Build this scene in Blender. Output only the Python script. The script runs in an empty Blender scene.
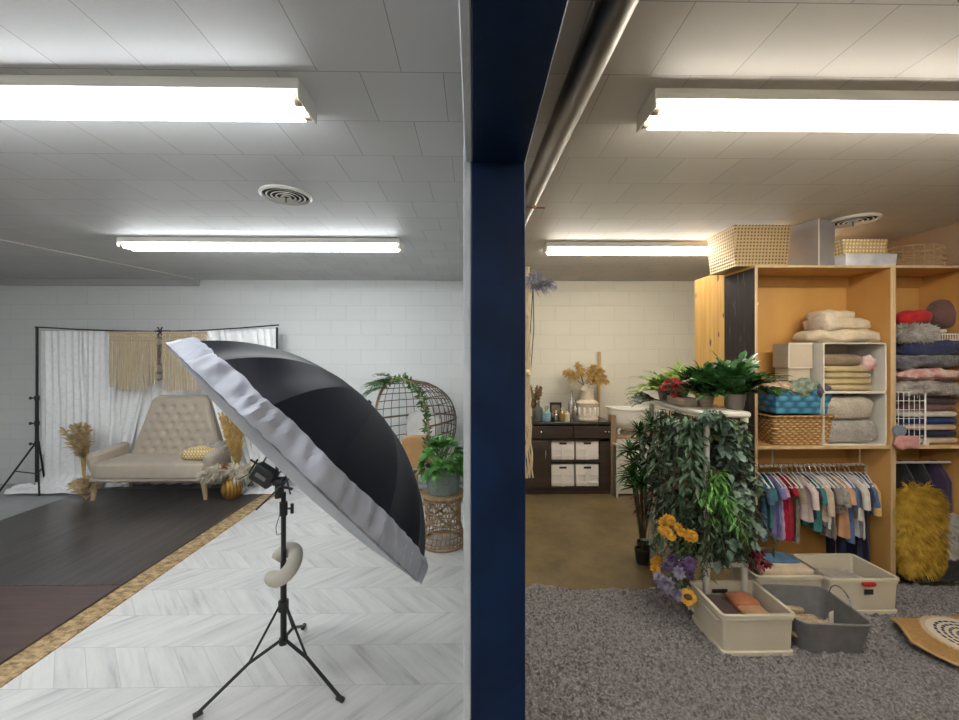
import bpy, math, random
from mathutils import Vector, Matrix, noise
R = random.Random(7)
PI = math.pi
sc = bpy.context.scene
C = sc.collection

# ------------------------------------------------------------------ camera, world, exposure
YAW = math.radians(0.9)
CAMZ = 1.70
F = 400.0
cam = bpy.data.cameras.new('camera'); camo = bpy.data.objects.new('camera', cam); C.objects.link(camo)
cam.sensor_width = 36; cam.lens = 36*F/959; cam.shift_y = -3/959; cam.clip_start = .02
camo.location = (0, 0, CAMZ); camo.rotation_euler = (PI/2, 0, -YAW)
sc.camera = camo
w = bpy.data.worlds.new('world'); sc.world = w; w.use_nodes = True
w.node_tree.nodes['Background'].inputs[0].default_value = (.5, .55, .6, 1)
w.node_tree.nodes['Background'].inputs[1].default_value = .3
sc.view_settings.view_transform = 'Standard'; sc.view_settings.look = 'None'
sc.view_settings.gamma = 1; sc.view_settings.use_curve_mapping = False
sc.view_settings.exposure = 1.8
TUBE_COOL = 9.2; TUBE_WARM = 10.5

def at(px, py, Y):                       # a measured point of the place at depth Y
    a = (px-479.5)/F; c, s = math.cos(YAW), math.sin(YAW)
    t = Y/(c - a*s)
    return Vector((t*(a*c+s), Y, CAMZ - t*(py-357)/F))
def fl(px, py, z=0):                     # a measured point at height z
    a = (px-479.5)/F; c, s = math.cos(YAW), math.sin(YAW)
    t = (CAMZ-z)*F/(py-357)
    return Vector((t*(a*c+s), t*(c-a*s), z))

# ------------------------------------------------------------------ materials
class NT:
    def __init__(s, name):
        s.m = bpy.data.materials.new(name); s.m.use_nodes = True
        s.t = s.m.node_tree; s.b = s.t.nodes['Principled BSDF']; s.out = s.t.nodes['Material Output']
    def n(s, ty, **k):
        nd = s.t.nodes.new(ty)
        for a, v in k.items(): setattr(nd, a, v)
        return nd
    def set(s, sock, v):
        if isinstance(v, bpy.types.NodeSocket): s.t.links.new(v, sock)
        else: sock.default_value = v
    def ma(s, op, a, b=0.0, c=0.0):
        nd = s.n('ShaderNodeMath', operation=op)
        s.set(nd.inputs[0], a); s.set(nd.inputs[1], b); s.set(nd.inputs[2], c)
        return nd.outputs[0]
    def co(s, kind='Object'):
        return s.n('ShaderNodeTexCoord').outputs[kind]
    def xyz(s, v=None):
        nd = s.n('ShaderNodeSeparateXYZ'); s.t.links.new(v if v else s.co(), nd.inputs[0]); return nd.outputs
    def comb(s, x, y, z):
        nd = s.n('ShaderNodeCombineXYZ')
        for i, v in enumerate((x, y, z)): s.set(nd.inputs[i], v)
        return nd.outputs[0]
    def mapv(s, v, scale):
        nd = s.n('ShaderNodeMapping'); s.t.links.new(v, nd.inputs[0]); nd.inputs['Scale'].default_value = scale; return nd.outputs[0]
    def noise(s, v, scale, detail=3, rough=.55):
        nd = s.n('ShaderNodeTexNoise'); s.t.links.new(v, nd.inputs['Vector'])
        nd.inputs['Scale'].default_value = scale; nd.inputs['Detail'].default_value = detail; nd.inputs['Roughness'].default_value = rough
        return nd.outputs[0]
    def ramp(s, fac, stops):
        nd = s.n('ShaderNodeValToRGB'); s.t.links.new(fac, nd.inputs[0])
        el = nd.color_ramp.elements
        while len(el) < len(stops): el.new(.5)
        for e, (p, c) in zip(el, stops):
            e.position = p; e.color = (*c, 1) if len(c) == 3 else c
        return nd.outputs[0]
    def mix(s, fac, a, b, mode='MIX'):
        nd = s.n('ShaderNodeMix', data_type='RGBA', blend_type=mode)
        s.set(nd.inputs[0], fac)
        for i, v in ((6, a), (7, b)):
            if isinstance(v, tuple) and len(v) == 3: v = (*v, 1)
            s.set(nd.inputs[i], v)
        return nd.outputs[2]
    def bump(s, h, strength=.3, dist=.01):
        nd = s.n('ShaderNodeBump'); nd.inputs['Strength'].default_value = strength; nd.inputs['Distance'].default_value = dist
        s.t.links.new(h, nd.inputs['Height']); s.t.links.new(nd.outputs[0], s.b.inputs['Normal'])
    def col(s, c): s.set(s.b.inputs['Base Color'], (*c, 1) if isinstance(c, tuple) else c)
    def p(s, **k):
        for a, v in k.items(): s.set(s.b.inputs[a.replace('_', ' ')], v)

def mk(name, c, c2=None, sc_=8, rough=.6, metal=0, bump=0, bsc=60, stretch=(1, 1, 1), dist=.01, lo=.35, hi=.65, sheen=0, sss=0, alpha=1, spec=.5):
    t = NT(name); v = t.mapv(t.co(), stretch)
    if c2: t.col(t.ramp(t.noise(v, sc_, 4), [(lo, c), (hi, c2)]))
    else: t.col(c)
    t.p(Roughness=rough, Metallic=metal)
    if sheen: t.p(Sheen_Weight=sheen)
    t.p(Specular_IOR_Level=spec)
    if alpha < 1: t.p(Alpha=alpha)
    if bump: t.bump(t.noise(v, bsc, 3), bump, dist)
    return t.m

def weave(name, c1, c2, kx=180, kz=220, rough=.6, metal=0, bump=.6):
    t = NT(name); o = t.xyz()
    h = t.ma('ADD', o[0], o[1])
    row = t.ma('FLOOR', t.ma('MULTIPLY', o[2], kz/PI))
    a = t.ma('SINE', t.ma('ADD', t.ma('MULTIPLY', h, kx), t.ma('MULTIPLY', row, PI)))
    b = t.ma('ABSOLUTE', t.ma('SINE', t.ma('MULTIPLY', o[2], kz)))
    f = t.ma('MULTIPLY', t.ma('ADD', t.ma('MULTIPLY', a, .5), .5), b)
    nz = t.noise(t.co(), 30, 3)
    t.col(t.ramp(t.ma('ADD', t.ma('MULTIPLY', f, .75), t.ma('MULTIPLY', nz, .3)), [(.1, c2), (.7, c1)]))
    t.p(Roughness=rough, Metallic=metal); t.bump(f, bump, .01)
    return t.m

M = {}
def ceiling_mat(name, c):
    t = NT(name); v = t.co(); o = t.xyz(v)
    br = t.n('ShaderNodeTexBrick', offset=.5); 
    t.t.links.new(t.comb(t.ma('ADD', o[0], .11), t.ma('ADD', o[1], .06), 0.0), br.inputs['Vector'])
    for k, x in (('Scale', 1), ('Mortar Size', .0016), ('Mortar Smooth', .1), ('Bias', 0), ('Brick Width', .305), ('Row Height', .305)): br.inputs[k].default_value = x
    br.inputs['Color1'].default_value = (*[x*.95 for x in c], 1); br.inputs['Color2'].default_value = (*[min(1, x*1.05) for x in c], 1)
    br.inputs['Mortar'].default_value = (*[x*.38 for x in c], 1)
    nz = t.noise(v, 3, 3)
    t.col(t.mix(t.ma('MULTIPLY', nz, .25), br.outputs[0], tuple(x*.72 for x in c)))
    t.p(Roughness=.55)
    h = t.ma('ADD', t.ma('MULTIPLY', br.outputs[1], -1.0), t.ma('MULTIPLY', t.noise(v, 90, 4), .35))
    t.bump(h, .35, .004); return t.m
M['ceil'] = ceiling_mat('ceiling tile', (.53, .53, .53))
M['ceil_w'] = ceiling_mat('ceiling tile warm', (.50, .475, .435))
def block_mat(name, c, ax=0):
    t = NT(name); v = t.co(); o = t.xyz(v)
    br = t.n('ShaderNodeTexBrick', offset=.5)
    t.t.links.new(t.comb(t.ma('ADD', o[ax], .1), o[2], 0.0), br.inputs['Vector'])
    for k, x in (('Scale', 1), ('Mortar Size', .006), ('Mortar Smooth', .6), ('Brick Width', .4064), ('Row Height', .2)): br.inputs[k].default_value = x
    br.inputs['Color1'].default_value = (*c, 1); br.inputs['Color2'].default_value = (*[x*.97 for x in c], 1)
    br.inputs['Mortar'].default_value = (*[x*.88 for x in c], 1)
    t.col(t.mix(t.ma('MULTIPLY', t.noise(v, 2.5, 4), .25), br.outputs[0], tuple(x*.86 for x in c)))
    t.p(Roughness=.5)
    t.bump(t.ma('ADD', t.ma('MULTIPLY', br.outputs[1], -1.0), t.ma('MULTIPLY', t.noise(v, 60, 4), .4)), .5, .004); return t.m
M['block'] = block_mat('painted block white', (.69, .705, .695))
M['block_y'] = block_mat('painted block wall', (.76, .76, .74), 1)
M['block_w'] = block_mat('painted block cream', (.70, .68, .58))
M['plaster'] = mk('plaster wall', (.7, .7, .68), rough=.7, bump=.1)
M['trimw'] = mk('white trim', (.62, .66, .72), (.5, .55, .62), 4, rough=.5)
M['trimg'] = mk('grey trim', (.42, .42, .41), rough=.6)
M['navy'] = mk('navy paint', (.003, .019, .068), (.002, .012, .044), 5, rough=.5, bump=.25, bsc=30, dist=.004, spec=.2)
M['steel'] = mk('conduit steel', (.33, .32, .31), (.22, .20, .18), 5, rough=.45, metal=1, stretch=(3, .3, 3))
M['rust'] = mk('rusty bracket', (.25, .1, .05), rough=.8)
# floors
t = NT('concrete floor'); v = t.co()
t.col(t.mix(t.ma('MULTIPLY', t.noise(v, 2.2, 5, .65), .5), t.ramp(t.noise(v, 2.0, 6, .7), [(.35, (.11, .078, .032)), (.65, (.27, .20, .095))]), (.20, .145, .07)))
t.p(Roughness=.42); t.bump(t.noise(v, 25, 4), .15, .005); M['concrete'] = t.m
M['grey_floor'] = mk('pale painted floor', (.42, .43, .44), (.33, .34, .35), 2, rough=.5, bump=.1)
t = NT('white herringbone vinyl'); v = t.co(); o = t.xyz(v)
RH = .29
vv = t.ma('DIVIDE', t.ma('SUBTRACT', o[1], 2.652), RH); row = t.ma('FLOOR', vv); fr = t.ma('SUBTRACT', vv, row)
par = t.ma('FLOORED_MODULO', row, 2.0); sg = t.ma('SUBTRACT', 1.0, t.ma('MULTIPLY', par, 2.0))
yy = t.ma('MULTIPLY', sg, t.ma('MULTIPLY', vv, RH))
u = t.ma('DIVIDE', t.ma('SUBTRACT', o[0], t.ma('MULTIPLY', yy, -1.0)), .17); ui = t.ma('FLOOR', u); uf = t.ma('SUBTRACT', u, ui)
al = t.ma('SUBTRACT', o[0], yy)
gr = t.noise(t.comb(t.ma('MULTIPLY', u, 1.3), t.ma('MULTIPLY', al, .8), t.ma('ADD', t.ma('MULTIPLY', ui, 3.7), t.ma('MULTIPLY', row, 5.3))), 1.6, 5, .62)
wn = t.n('ShaderNodeTexWhiteNoise', noise_dimensions='2D'); t.t.links.new(t.comb(ui, row, 0.0), wn.inputs[0])
seam = t.ma('MAXIMUM', t.ma('LESS_THAN', uf, .022), t.ma('LESS_THAN', fr, .012))
cc = t.ramp(gr, [(.28, (.42, .425, .43)), (.42, (.60, .60, .60)), (.6, (.70, .70, .69)), (.8, (.62, .62, .62))])
cc = t.mix(t.ma('MULTIPLY', wn.outputs[0], .18), cc, (.55, .55, .56))
t.col(t.mix(t.ma('MULTIPLY', seam, .5), cc, (.28, .28, .27))); t.p(Roughness=.38); M['herring'] = t.m
def plank_mat(name, c1, c2, pw, ax=0, rough=.35, gap=.03):
    t = NT(name); v = t.co(); o = t.xyz(v)
    a, b = o[ax], o[1-ax]
    u = t.ma('DIVIDE', a, pw); ui = t.ma('FLOOR', u); uf = t.ma('SUBTRACT', u, ui)
    g = t.noise(t.comb(t.ma('MULTIPLY', u, 4.0), t.ma('MULTIPLY', b, 1.5), t.ma('MULTIPLY', ui, 4.1)), 2, 5, .6)
    col = t.ramp(g, [(.3, c1), (.7, c2)])
    wn_ = t.n('ShaderNodeTexWhiteNoise', noise_dimensions='1D'); t.t.links.new(ui, wn_.inputs['W']); col = t.mix(t.ma('MULTIPLY', wn_.outputs[0], .6), col, c2)
    sm = t.ma('LESS_THAN', uf, gap)
    t.col(t.mix(t.ma('MULTIPLY', sm, .85), col, tuple(x*.25 for x in c1))); t.p(Roughness=rough)
    t.bump(t.ma('ADD', t.ma('MULTIPLY', sm, -1.0), t.ma('MULTIPLY', g, .4)), .5, .004); return t.m
M['blackwood'] = plank_mat('black floorboards', (.010, .008, .009), (.085, .075, .075), .105, rough=.3, gap=.06)
M['brownwood'] = plank_mat('dark brown floorboards', (.045, .028, .027), (.11, .075, .068), .3, 1, gap=.008)
t = NT('strand board'); v = t.co(); vo = t.n('ShaderNodeTexVoronoi'); t.t.links.new(t.mapv(v, (14, 34, 1)), vo.inputs['Vector']); vo.inputs['Scale'].default_value = 1
t.col(t.mix(.35, t.ramp(t.noise(t.mapv(v, (10, 16, 1)), 1.5, 5, .75), [(.40, (.06, .035, .02)), (.5, (.36, .23, .10)), (.62, (.66, .50, .28))]), t.ramp(vo.outputs[1], [(.2, (.26, .17, .08)), (.8, (.6, .44, .25))])))
t.p(Roughness=.6); M['osb'] = t.m
t = NT('shag pile'); v = t.co()
g = t.noise(v, 70, 4, .7)
t.col(t.mix(t.ma('MULTIPLY', t.noise(v, 1.5, 2), .45), t.ramp(g, [(.36, (.038, .036, .039)), (.5, (.20, .188, .196)), (.64, (.43, .405, .42))]), (.18, .168, .175)))
t.p(Roughness=.95, Sheen_Weight=.3); t.bump(g, .8, .02); M['shag'] = t.m
# woods
def wood(name, c1, c2, axis=2, rough=.5, sc_=3):
    st = [14, 14, 14]; st[axis] = 1.2
    return mk(name, c1, c2, sc_/3, rough=rough, stretch=tuple(st), bump=.08, bsc=4, lo=.3, hi=.7)
M['ply'] = mk('honey plywood', (.55, .29, .075), (.68, .39, .125), 2.0, rough=.45, stretch=(1, 1, .35), bump=.05)
M['plyedge'] = wood('plywood edge', (.50, .34, .17), (.66, .50, .30), 2)
t = NT('knotty pine'); v = t.co()
vo = t.n('ShaderNodeTexVoronoi'); t.t.links.new(t.mapv(v, (1, 6, 2.6)), vo.inputs['Vector']); vo.inputs['Scale'].default_value = 1.5
kn = t.ma('LESS_THAN', vo.outputs[0], .14)
t.col(t.mix(kn, t.ramp(t.noise(t.mapv(v, (1, 14, .9)), 2, 4), [(.3, (.46, .25, .065)), (.7, (.62, .39, .13))]), (.14, .06, .02))); t.p(Roughness=.45); M['pine'] = t.m
t = NT('worn dark paint'); v = t.co()
t.col(t.ramp(t.noise(t.mapv(v, (10, 10, 1.2)), 3, 6, .7), [(.3, (.016, .011, .012)), (.60, (.03, .022, .023)), (.70, (.22, .16, .13))])); t.p(Roughness=.6, Specular_IOR_Level=.25); M['darkpaint'] = t.m
M['wallwood'] = mk('brown panel wall', (.23, .14, .07), (.30, .19, .10), 1.5, rough=.6)
M['legwood'] = wood('pale leg wood', (.50, .36, .20), (.62, .47, .29))
M['darkwood'] = wood('dark espresso wood', (.030, .020, .015), (.055, .038, .028), 0)
M['bamboo'] = wood('bamboo wood', (.45, .28, .12), (.60, .40, .19))
M['plank'] = wood('raw plank', (.26, .17, .10), (.36, .25, .15))
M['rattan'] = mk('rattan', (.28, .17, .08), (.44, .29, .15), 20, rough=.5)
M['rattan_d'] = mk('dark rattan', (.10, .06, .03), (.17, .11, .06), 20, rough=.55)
# plastics and metals
M['enamel'] = mk('white enamel fixture', (.72, .70, .64), rough=.35)
M['black'] = mk('black metal', (.012, .012, .015), rough=.4)
M['blackpl'] = mk('black plastic', (.02, .02, .022), rough=.5)
M['whitepl'] = mk('white plastic', (.72, .70, .64), (.66, .64, .58), 3, rough=.35)
M['cream'] = mk('cream plastic', (.66, .61, .49), (.60, .55, .44), 3, rough=.38)
M['greypl'] = mk('grey bin plastic', (.20, .20, .205), (.155, .16, .165), 12, rough=.5, bump=.1)
M['slot'] = mk('dark slot', (.02, .018, .016), rough=.7)
M['red'] = mk('red plastic', (.5, .02, .02), rough=.4)
M['chrome'] = mk('chrome', (.7, .7, .7), rough=.15, metal=1)
M['ceramic'] = mk('white glazed ceramic', (.80, .78, .74), rough=.2)
M['stone'] = mk('carved plaster', (.68, .60, .48), (.55, .47, .36), 30, rough=.7, bump=.4)
M['goldvase'] = weave('gold ribbed vase', (.62, .36, .07), (.25, .12, .02), 120, 5, rough=.3, metal=.5)
M['greypot'] = mk('grey felt pot', (.16, .20, .17), (.22, .26, .23), 40, rough=.8, bump=.2)
M['potgrey'] = mk('taupe pot', (.19, .16, .14), rough=.6)
M['woodbox'] = mk('whitewashed wood', (.33, .27, .21), (.22, .17, .13), 5, rough=.7, stretch=(1, 1, 6))
M['soil'] = mk('soil', (.03, .02, .012), rough=.9, bump=.6)
# fabric
def fab(name, c, k=.78, bump=.5, bsc=90, rough=.85, sheen=.2, s=10, dist=.01):
    return mk(name, c, tuple(x*k for x in c), s, rough=rough, bump=bump, bsc=bsc, sheen=sheen, dist=dist)
M['linen'] = fab('linen upholstery', (.50, .43, .345), .92, .15, 150)
M['umb'] = mk('black umbrella cloth', (.006, .007, .013), rough=.55, bump=.03, bsc=12, spec=.16)
M['umb_in'] = mk('silver lining', (.6, .6, .62), rough=.3, metal=.6)
t = NT('white diffusion cloth'); t.col((.31, .33, .39)); t.p(Roughness=.5, Sheen_Weight=.2, Transmission_Weight=0.0)
t.bump(t.noise(t.co(), 6, 3), .25, .02); M['diff'] = t.m
t = NT('lace cloth'); v = t.co(); g = t.noise(v, 22, 3, .6)
t.col((.92, .925, .93)); t.p(Roughness=.9, Sheen_Weight=.3); t.set(t.b.inputs['Alpha'], t.ramp(g, [(.40, (.93,)*3), (.5, (1.0,)*3)])); t.bump(g, .2, .006); M['lace'] = t.m
M['mac'] = mk('macrame cord', (.66, .55, .38), (.54, .43, .28), 12, rough=.9, stretch=(14, 14, 1), bump=.5, bsc=10)
M['yellow'] = weave('yellow patterned fabric', (.80, .72, .52), (.62, .36, .04), 170, 110, rough=.85, bump=.2)
M['pillowfab'] = mk('matte beige vinyl', (.52, .49, .42), rough=.55)

# ------------------------------------------------------------------ mesh helpers
def sv(a, b, t): return a + (b-a)*t
class MB:
    def __init__(s): s.v = []; s.f = []; s.mi = []; s.cur = 0
    def add(s, vs, fs):
        o = len(s.v); s.v += [tuple(x) for x in vs]
        for f in fs: s.f.append(tuple(i+o for i in f)); s.mi.append(s.cur)
    def box(s, x0, y0, z0, x1, y1, z1, b=0, rz=0, c=None):
        if b:
            b = min(b, abs(x1-x0)/2.01, abs(y1-y0)/2.01, abs(z1-z0)/2.01)
            lo = [(x0+b, x1-b, y0+b, y1-b, z0), (x0, x1, y0, y1, z0+b), (x0, x1, y0, y1, z1-b), (x0+b, x1-b, y0+b, y1-b, z1)]
            loops = []
            for k, (a, e, g, h, z) in enumerate(lo):
                if k in (0, 3): loops.append([(a, g, z)]*1+[(a, g, z), (e, g, z), (e, g, z), (e, h, z), (e, h, z), (a, h, z), (a, h, z)][1:] )
                else: loops.append([(a, g+b, z), (a+b, g, z), (e-b, g, z), (e, g+b, z), (e, h-b, z), (e-b, h, z), (a+b, h, z), (a, h-b, z)])
            for k in (0, 3):
                a, e, g, h, z = lo[k]
                loops[k] = [(a, g, z), (a, g, z), (e, g, z), (e, g, z), (e, h, z), (e, h, z), (a, h, z), (a, h, z)]
            vs = [p for L in loops for p in L]; fs = []
            for k in range(3):
                for i in range(8): fs.append((k*8+i, k*8+(i+1) % 8, k*8+8+(i+1) % 8, k*8+8+i))
            fs.append(tuple(range(7, -1, -1))); fs.append(tuple(range(24, 32)))
        else:
            vs = [(x0, y0, z0), (x1, y0, z0), (x1, y1, z0), (x0, y1, z0), (x0, y0, z1), (x1, y0, z1), (x1, y1, z1), (x0, y1, z1)]
            fs = [(3, 2, 1, 0), (4, 5, 6, 7), (0, 1, 5, 4), (1, 2, 6, 5), (2, 3, 7, 6), (3, 0, 4, 7)]
        if rz:
            cx, cy = c if c else ((x0+x1)/2, (y0+y1)/2); ca, sa = math.cos(rz), math.sin(rz)
            vs = [(cx+(x-cx)*ca-(y-cy)*sa, cy+(x-cx)*sa+(y-cy)*ca, z) for x, y, z in vs]
        s.add(vs, fs); return s
    def loft(s, loops, caps=True, closed=True):
        n = len(loops[0]); vs = [p for L in loops for p in L]; fs = []
        m = n if closed else n-1
        for k in range(len(loops)-1):
            for i in range(m): fs.append((k*n+i, k*n+(i+1) % n, (k+1)*n+(i+1) % n, (k+1)*n+i))
        if caps: fs.append(tuple(range(n-1, -1, -1))); fs.append(tuple(range((len(loops)-1)*n, len(loops)*n)))
        s.add(vs, fs); return s
    def lathe(s, prof, c=(0, 0, 0), n=24, caps=True):
        s.loft([[(c[0]+r*math.cos(2*PI*i/n), c[1]+r*math.sin(2*PI*i/n), c[2]+z) for i in range(n)] for r, z in prof], caps); return s
    def tube(s, pts, r, n=8, closed=False, caps=True):
        pts = [Vector(p) for p in pts]; N = len(pts); rs = r if isinstance(r, (list, tuple)) else [r]*N
        loops = []; up = None
        for k in range(N):
            if closed: d = pts[(k+1) % N]-pts[k-1]
            else: d = pts[min(k+1, N-1)]-pts[max(k-1, 0)]
            if d.length < 1e-9: d = Vector((0, 0, 1))
            d.normalize()
            if up is None: up = d.orthogonal().normalized()
            up = (up - d*up.dot(d))
            up = up.normalized() if up.length > 1e-6 else d.orthogonal().normalized()
            b = d.cross(up)
            loops.append([pts[k]+(up*math.cos(2*PI*i/n)+b*math.sin(2*PI*i/n))*rs[k] for i in range(n)])
        if closed: loops.append(loops[0]); caps = False
        s.loft(loops, caps); return s
    def grid(s, fn, nu, nv, wrap=False):
        vs = [fn(i/nu, j/nv) for j in range(nv+1) for i in range(nu if wrap else nu+1)]
        W = nu if wrap else nu+1; fs = []
        for j in range(nv):
            for i in range(nu):
                i2 = (i+1) % W if wrap else i+1
                fs.append((j*W+i, j*W+i2, (j+1)*W+i2, (j+1)*W+i))
        s.add(vs, fs); return s
    def blob(s, c, r, e=1.0, nz=0, nf=6, nu=28, nv=16, seed=0, e2=None):
        e2 = e2 or e
        def pw(x, k): return math.copysign(abs(x)**k, x)
        def fn(u, v):
            a = u*2*PI; b = (v-.5)*PI
            x = pw(math.cos(b), e2)*pw(math.cos(a), e); y = pw(math.cos(b), e2)*pw(math.sin(a), e); z = pw(math.sin(b), e2)
            p = Vector((x*r[0], y*r[1], z*r[2]))
            if nz:
                q = p*nf+Vector((seed*3.1, seed*1.7, seed)); d = noise.noise(q)*nz + noise.noise(q*2.3)*nz*.5
                L = Vector((x, y, z)); L = L.normalized() if L.length > 0 else L
                p += L*d
            return (c[0]+p.x, c[1]+p.y, c[2]+p.z)
        s.grid(fn, nu, nv, wrap=True); return s
    def leaf(s, p, d, n, L, W, droop=.2, fold=.12, ws=(0, .85, .9, .0)):
        d = d.normalized(); sd = d.cross(n)
        if sd.length < 1e-5: sd = d.orthogonal()
        sd.normalize(); n = sd.cross(d).normalized()
        ts = (0, .3, .66, 1); q = [p+d*(L*t)-n*(droop*L*t*t) for t in ts]
        f = n*(fold*W)
        vs = [q[0], q[1]-sd*W*ws[1]/2+f, q[1], q[1]+sd*W*ws[1]/2+f, q[2]-sd*W*ws[2]/2+f, q[2], q[2]+sd*W*ws[2]/2+f, q[3]]
        s.add(vs, [(0, 2, 1), (0, 3, 2), (1, 2, 5, 4), (2, 3, 6, 5), (4, 5, 7), (5, 6, 7)])
    def build(s, name, m, parent=None, smooth=True, loc=None, ang=38):
        me = bpy.data.meshes.new(name); me.from_pydata(s.v, [], s.f)
        for k in (m if isinstance(m, (list, tuple)) else [m]): me.materials.append(M[k] if isinstance(k, str) else k)
        if len(me.materials) > 1: me.polygons.foreach_set('material_index', s.mi)
        if smooth:
            me.polygons.foreach_set('use_smooth', [True]*len(me.polygons))
            try: me.set_sharp_from_angle(angle=math.radians(ang))
            except Exception: pass
        me.validate(); me.update()
        o = bpy.data.objects.new(name, me); C.objects.link(o)
        if parent is not None: o.parent = parent
        if loc is not None: o.location = loc
        return o
def tag(o, label=None, cat=None, group=None, kind=None):
    if label: o['label'] = label
    if cat: o['category'] = cat
    if group: o['group'] = group
    if kind: o['kind'] = kind
    return o
def thing(name, label, cat, loc=(0, 0, 0), rz=0, group=None):
    o = bpy.data.objects.new(name, None); C.objects.link(o); o.empty_display_size = .05
    o.location = loc; o.rotation_euler = (0, 0, rz); return tag(o, label, cat, group)
def struct(name, mb, m, smooth=False): return tag(mb.build(name, m, smooth=smooth), kind='structure')
def rrect(w, d, r, z, n=4, cx=0, cy=0):
    r = min(r, w/2*.999, d/2*.999); L = []
    for (sx, sy, a0) in ((1, 1, 0), (-1, 1, PI/2), (-1, -1, PI), (1, -1, 1.5*PI)):
        for k in range(n+1):
            a = a0+PI/2*k/n; L.append((cx+sx*(w/2-r)+r*math.cos(a), cy+sy*(d/2-r)+r*math.sin(a), z))
    return L
def tub(mb, w0, d0, w1, d1, h, t=.006, r=.03, rim=.012, rimh=.012, z0=0, n=4):
    """open bin: bottom size w0 x d0, top size w1 x d1"""
    L = [rrect(w0, d0, r, z0, n), rrect(w1, d1, r, z0+h-rimh, n), rrect(w1+2*rim, d1+2*rim, r+rim, z0+h-rimh, n), rrect(w1+2*rim, d1+2*rim, r+rim, z0+h, n),
         rrect(w1-2*t, d1-2*t, max(r-t, .003), z0+h, n), rrect(w0-2*t, d0-2*t, max(r-t, .003), z0+t, n)]
    mb.loft(L); return mb

# ------------------------------------------------------------------ the room
XL, XR, YB, YF, H = -6.9, 3.74, 5.45, -2.6, 2.74
PX = 0.03                                  # where the two halves of the room meet
struct('floor', MB().box(XL, YF, -.05, XR, YB, 0), 'concrete')
struct('ceiling', MB().box(XL, YF, H, 0.08, YB, H+.05), 'ceil')
struct('ceiling', MB().box(0.08, YF, H, XR, YB, H+.05), 'ceil_w')
struct('wall_back', MB().box(XL, YB, 0, 0.08, YB+.1, H), 'block')
struct('wall_back', MB().box(0.08, YB, 0, XR, YB+.1, H), 'block_w')
struct('wall_left', MB().box(XL-.1, YF, 0, XL, YB, H), 'block_y')
struct('wall_right', MB().box(XR, YF, 0, XR+.1, YB, H), 'wallwood')
struct('wall_front', MB().box(XL, YF-.1, 0, XR, YF, H), 'plaster')
# blue post with its overhead beam, white edge
PY = 1.47
pl, pr = at(471, 300, PY).x, at(525.5, 300, PY).x
bz = at(500, 163, PY).z
struct('trim_1', MB().box(pl, PY, 0, pr, PY+.22, H, .004), 'navy')
struct('trim_2', MB().box(pl+.003, YF, bz, pr, PY+.05, H, .004), 'navy')
struct('trim_3', MB().box(pl-.028, PY+.006, 0, pl, PY+.20, H, .003), 'trimw')
struct('trim_4', MB().box(pl-.022, YF, bz+.004, pl+.003, PY+.006, H, .003), 'trimw')
struct('wall_partition', MB().box(pl-.012, PY+.20, 0, pr-.03, YB, H), 'block_y')
struct('trim_5', MB().box(XL, YB-.045, 2.655, at(200, 300, YB).x, YB, H), 'trimg')

# floors of the left room
x1 = -2.46; y1 = 5.40
def slab(nm, x0, y0, x1, y1, z0, z1, m): return struct(nm, MB().box(x0, y0, z0, x1, y1, z1), m)
o = slab('floor', XL+.01, .2, -.06, YB-.01, .0, .004, 'grey_floor')
xe = fl(128, 600).x; xo = fl(104, 600).x
slab('herringbone_floor', xe, .4, pl-.03, 5.3, .004, .008, 'herring')
tag(bpy.data.objects['herringbone_floor'], kind='structure')
YS = fl(60, 589).y
slab('strand_board_strip', xo-.03, .4, xe, 5.2, .004, .016, 'osb')
b1 = MB().box(fl(0, 523).x, YS, .004, xo, 5.15, .028, .003).build('floor_panel', 'blackwood'); tag(b1, 'large panel of black stained floorboards under the tufted loveseat', 'floor panel')
b2 = MB().box(fl(0, 523).x, .5, .004, xo, YS-.008, .030, .003).build('floor_panel', 'brownwood'); tag(b2, 'smooth dark brown floor panel in the lower left corner in front of the black boards', 'floor panel')

# shag rug of the right room
def rug():
    x0, x1, y0, y1 = pr+.03, XR-.02, 1.0, 2.92; d = .0125
    nu, nv = int((x1-x0)/d), int((y1-y0)/d)
    def fn(u, v):
        x = sv(x0, x1, u); y = sv(y0, y1, v)
        if v > .9: y += .09*noise.noise(Vector((x*3, 0, 4)))*(v-.9)*10 + .03*noise.noise(Vector((x*14, 0, 4)))*(v-.9)*10
        e = min(1, min(u*(x1-x0), (1-v)*(y1-y0), (1-u)*(x1-x0))/.05)
        q = Vector((x*30, y*30, 0))
        z = .004 + e*(.018+.026*noise.noise(q)+.018*noise.noise(q*2.1))
        return (x, y, max(z, .002))
    return MB().grid(fn, nu, nv).build('shag_rug', 'shag')
tag(rug(), 'large grey shag rug covering the front of the storage side floor', 'rug')

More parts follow.
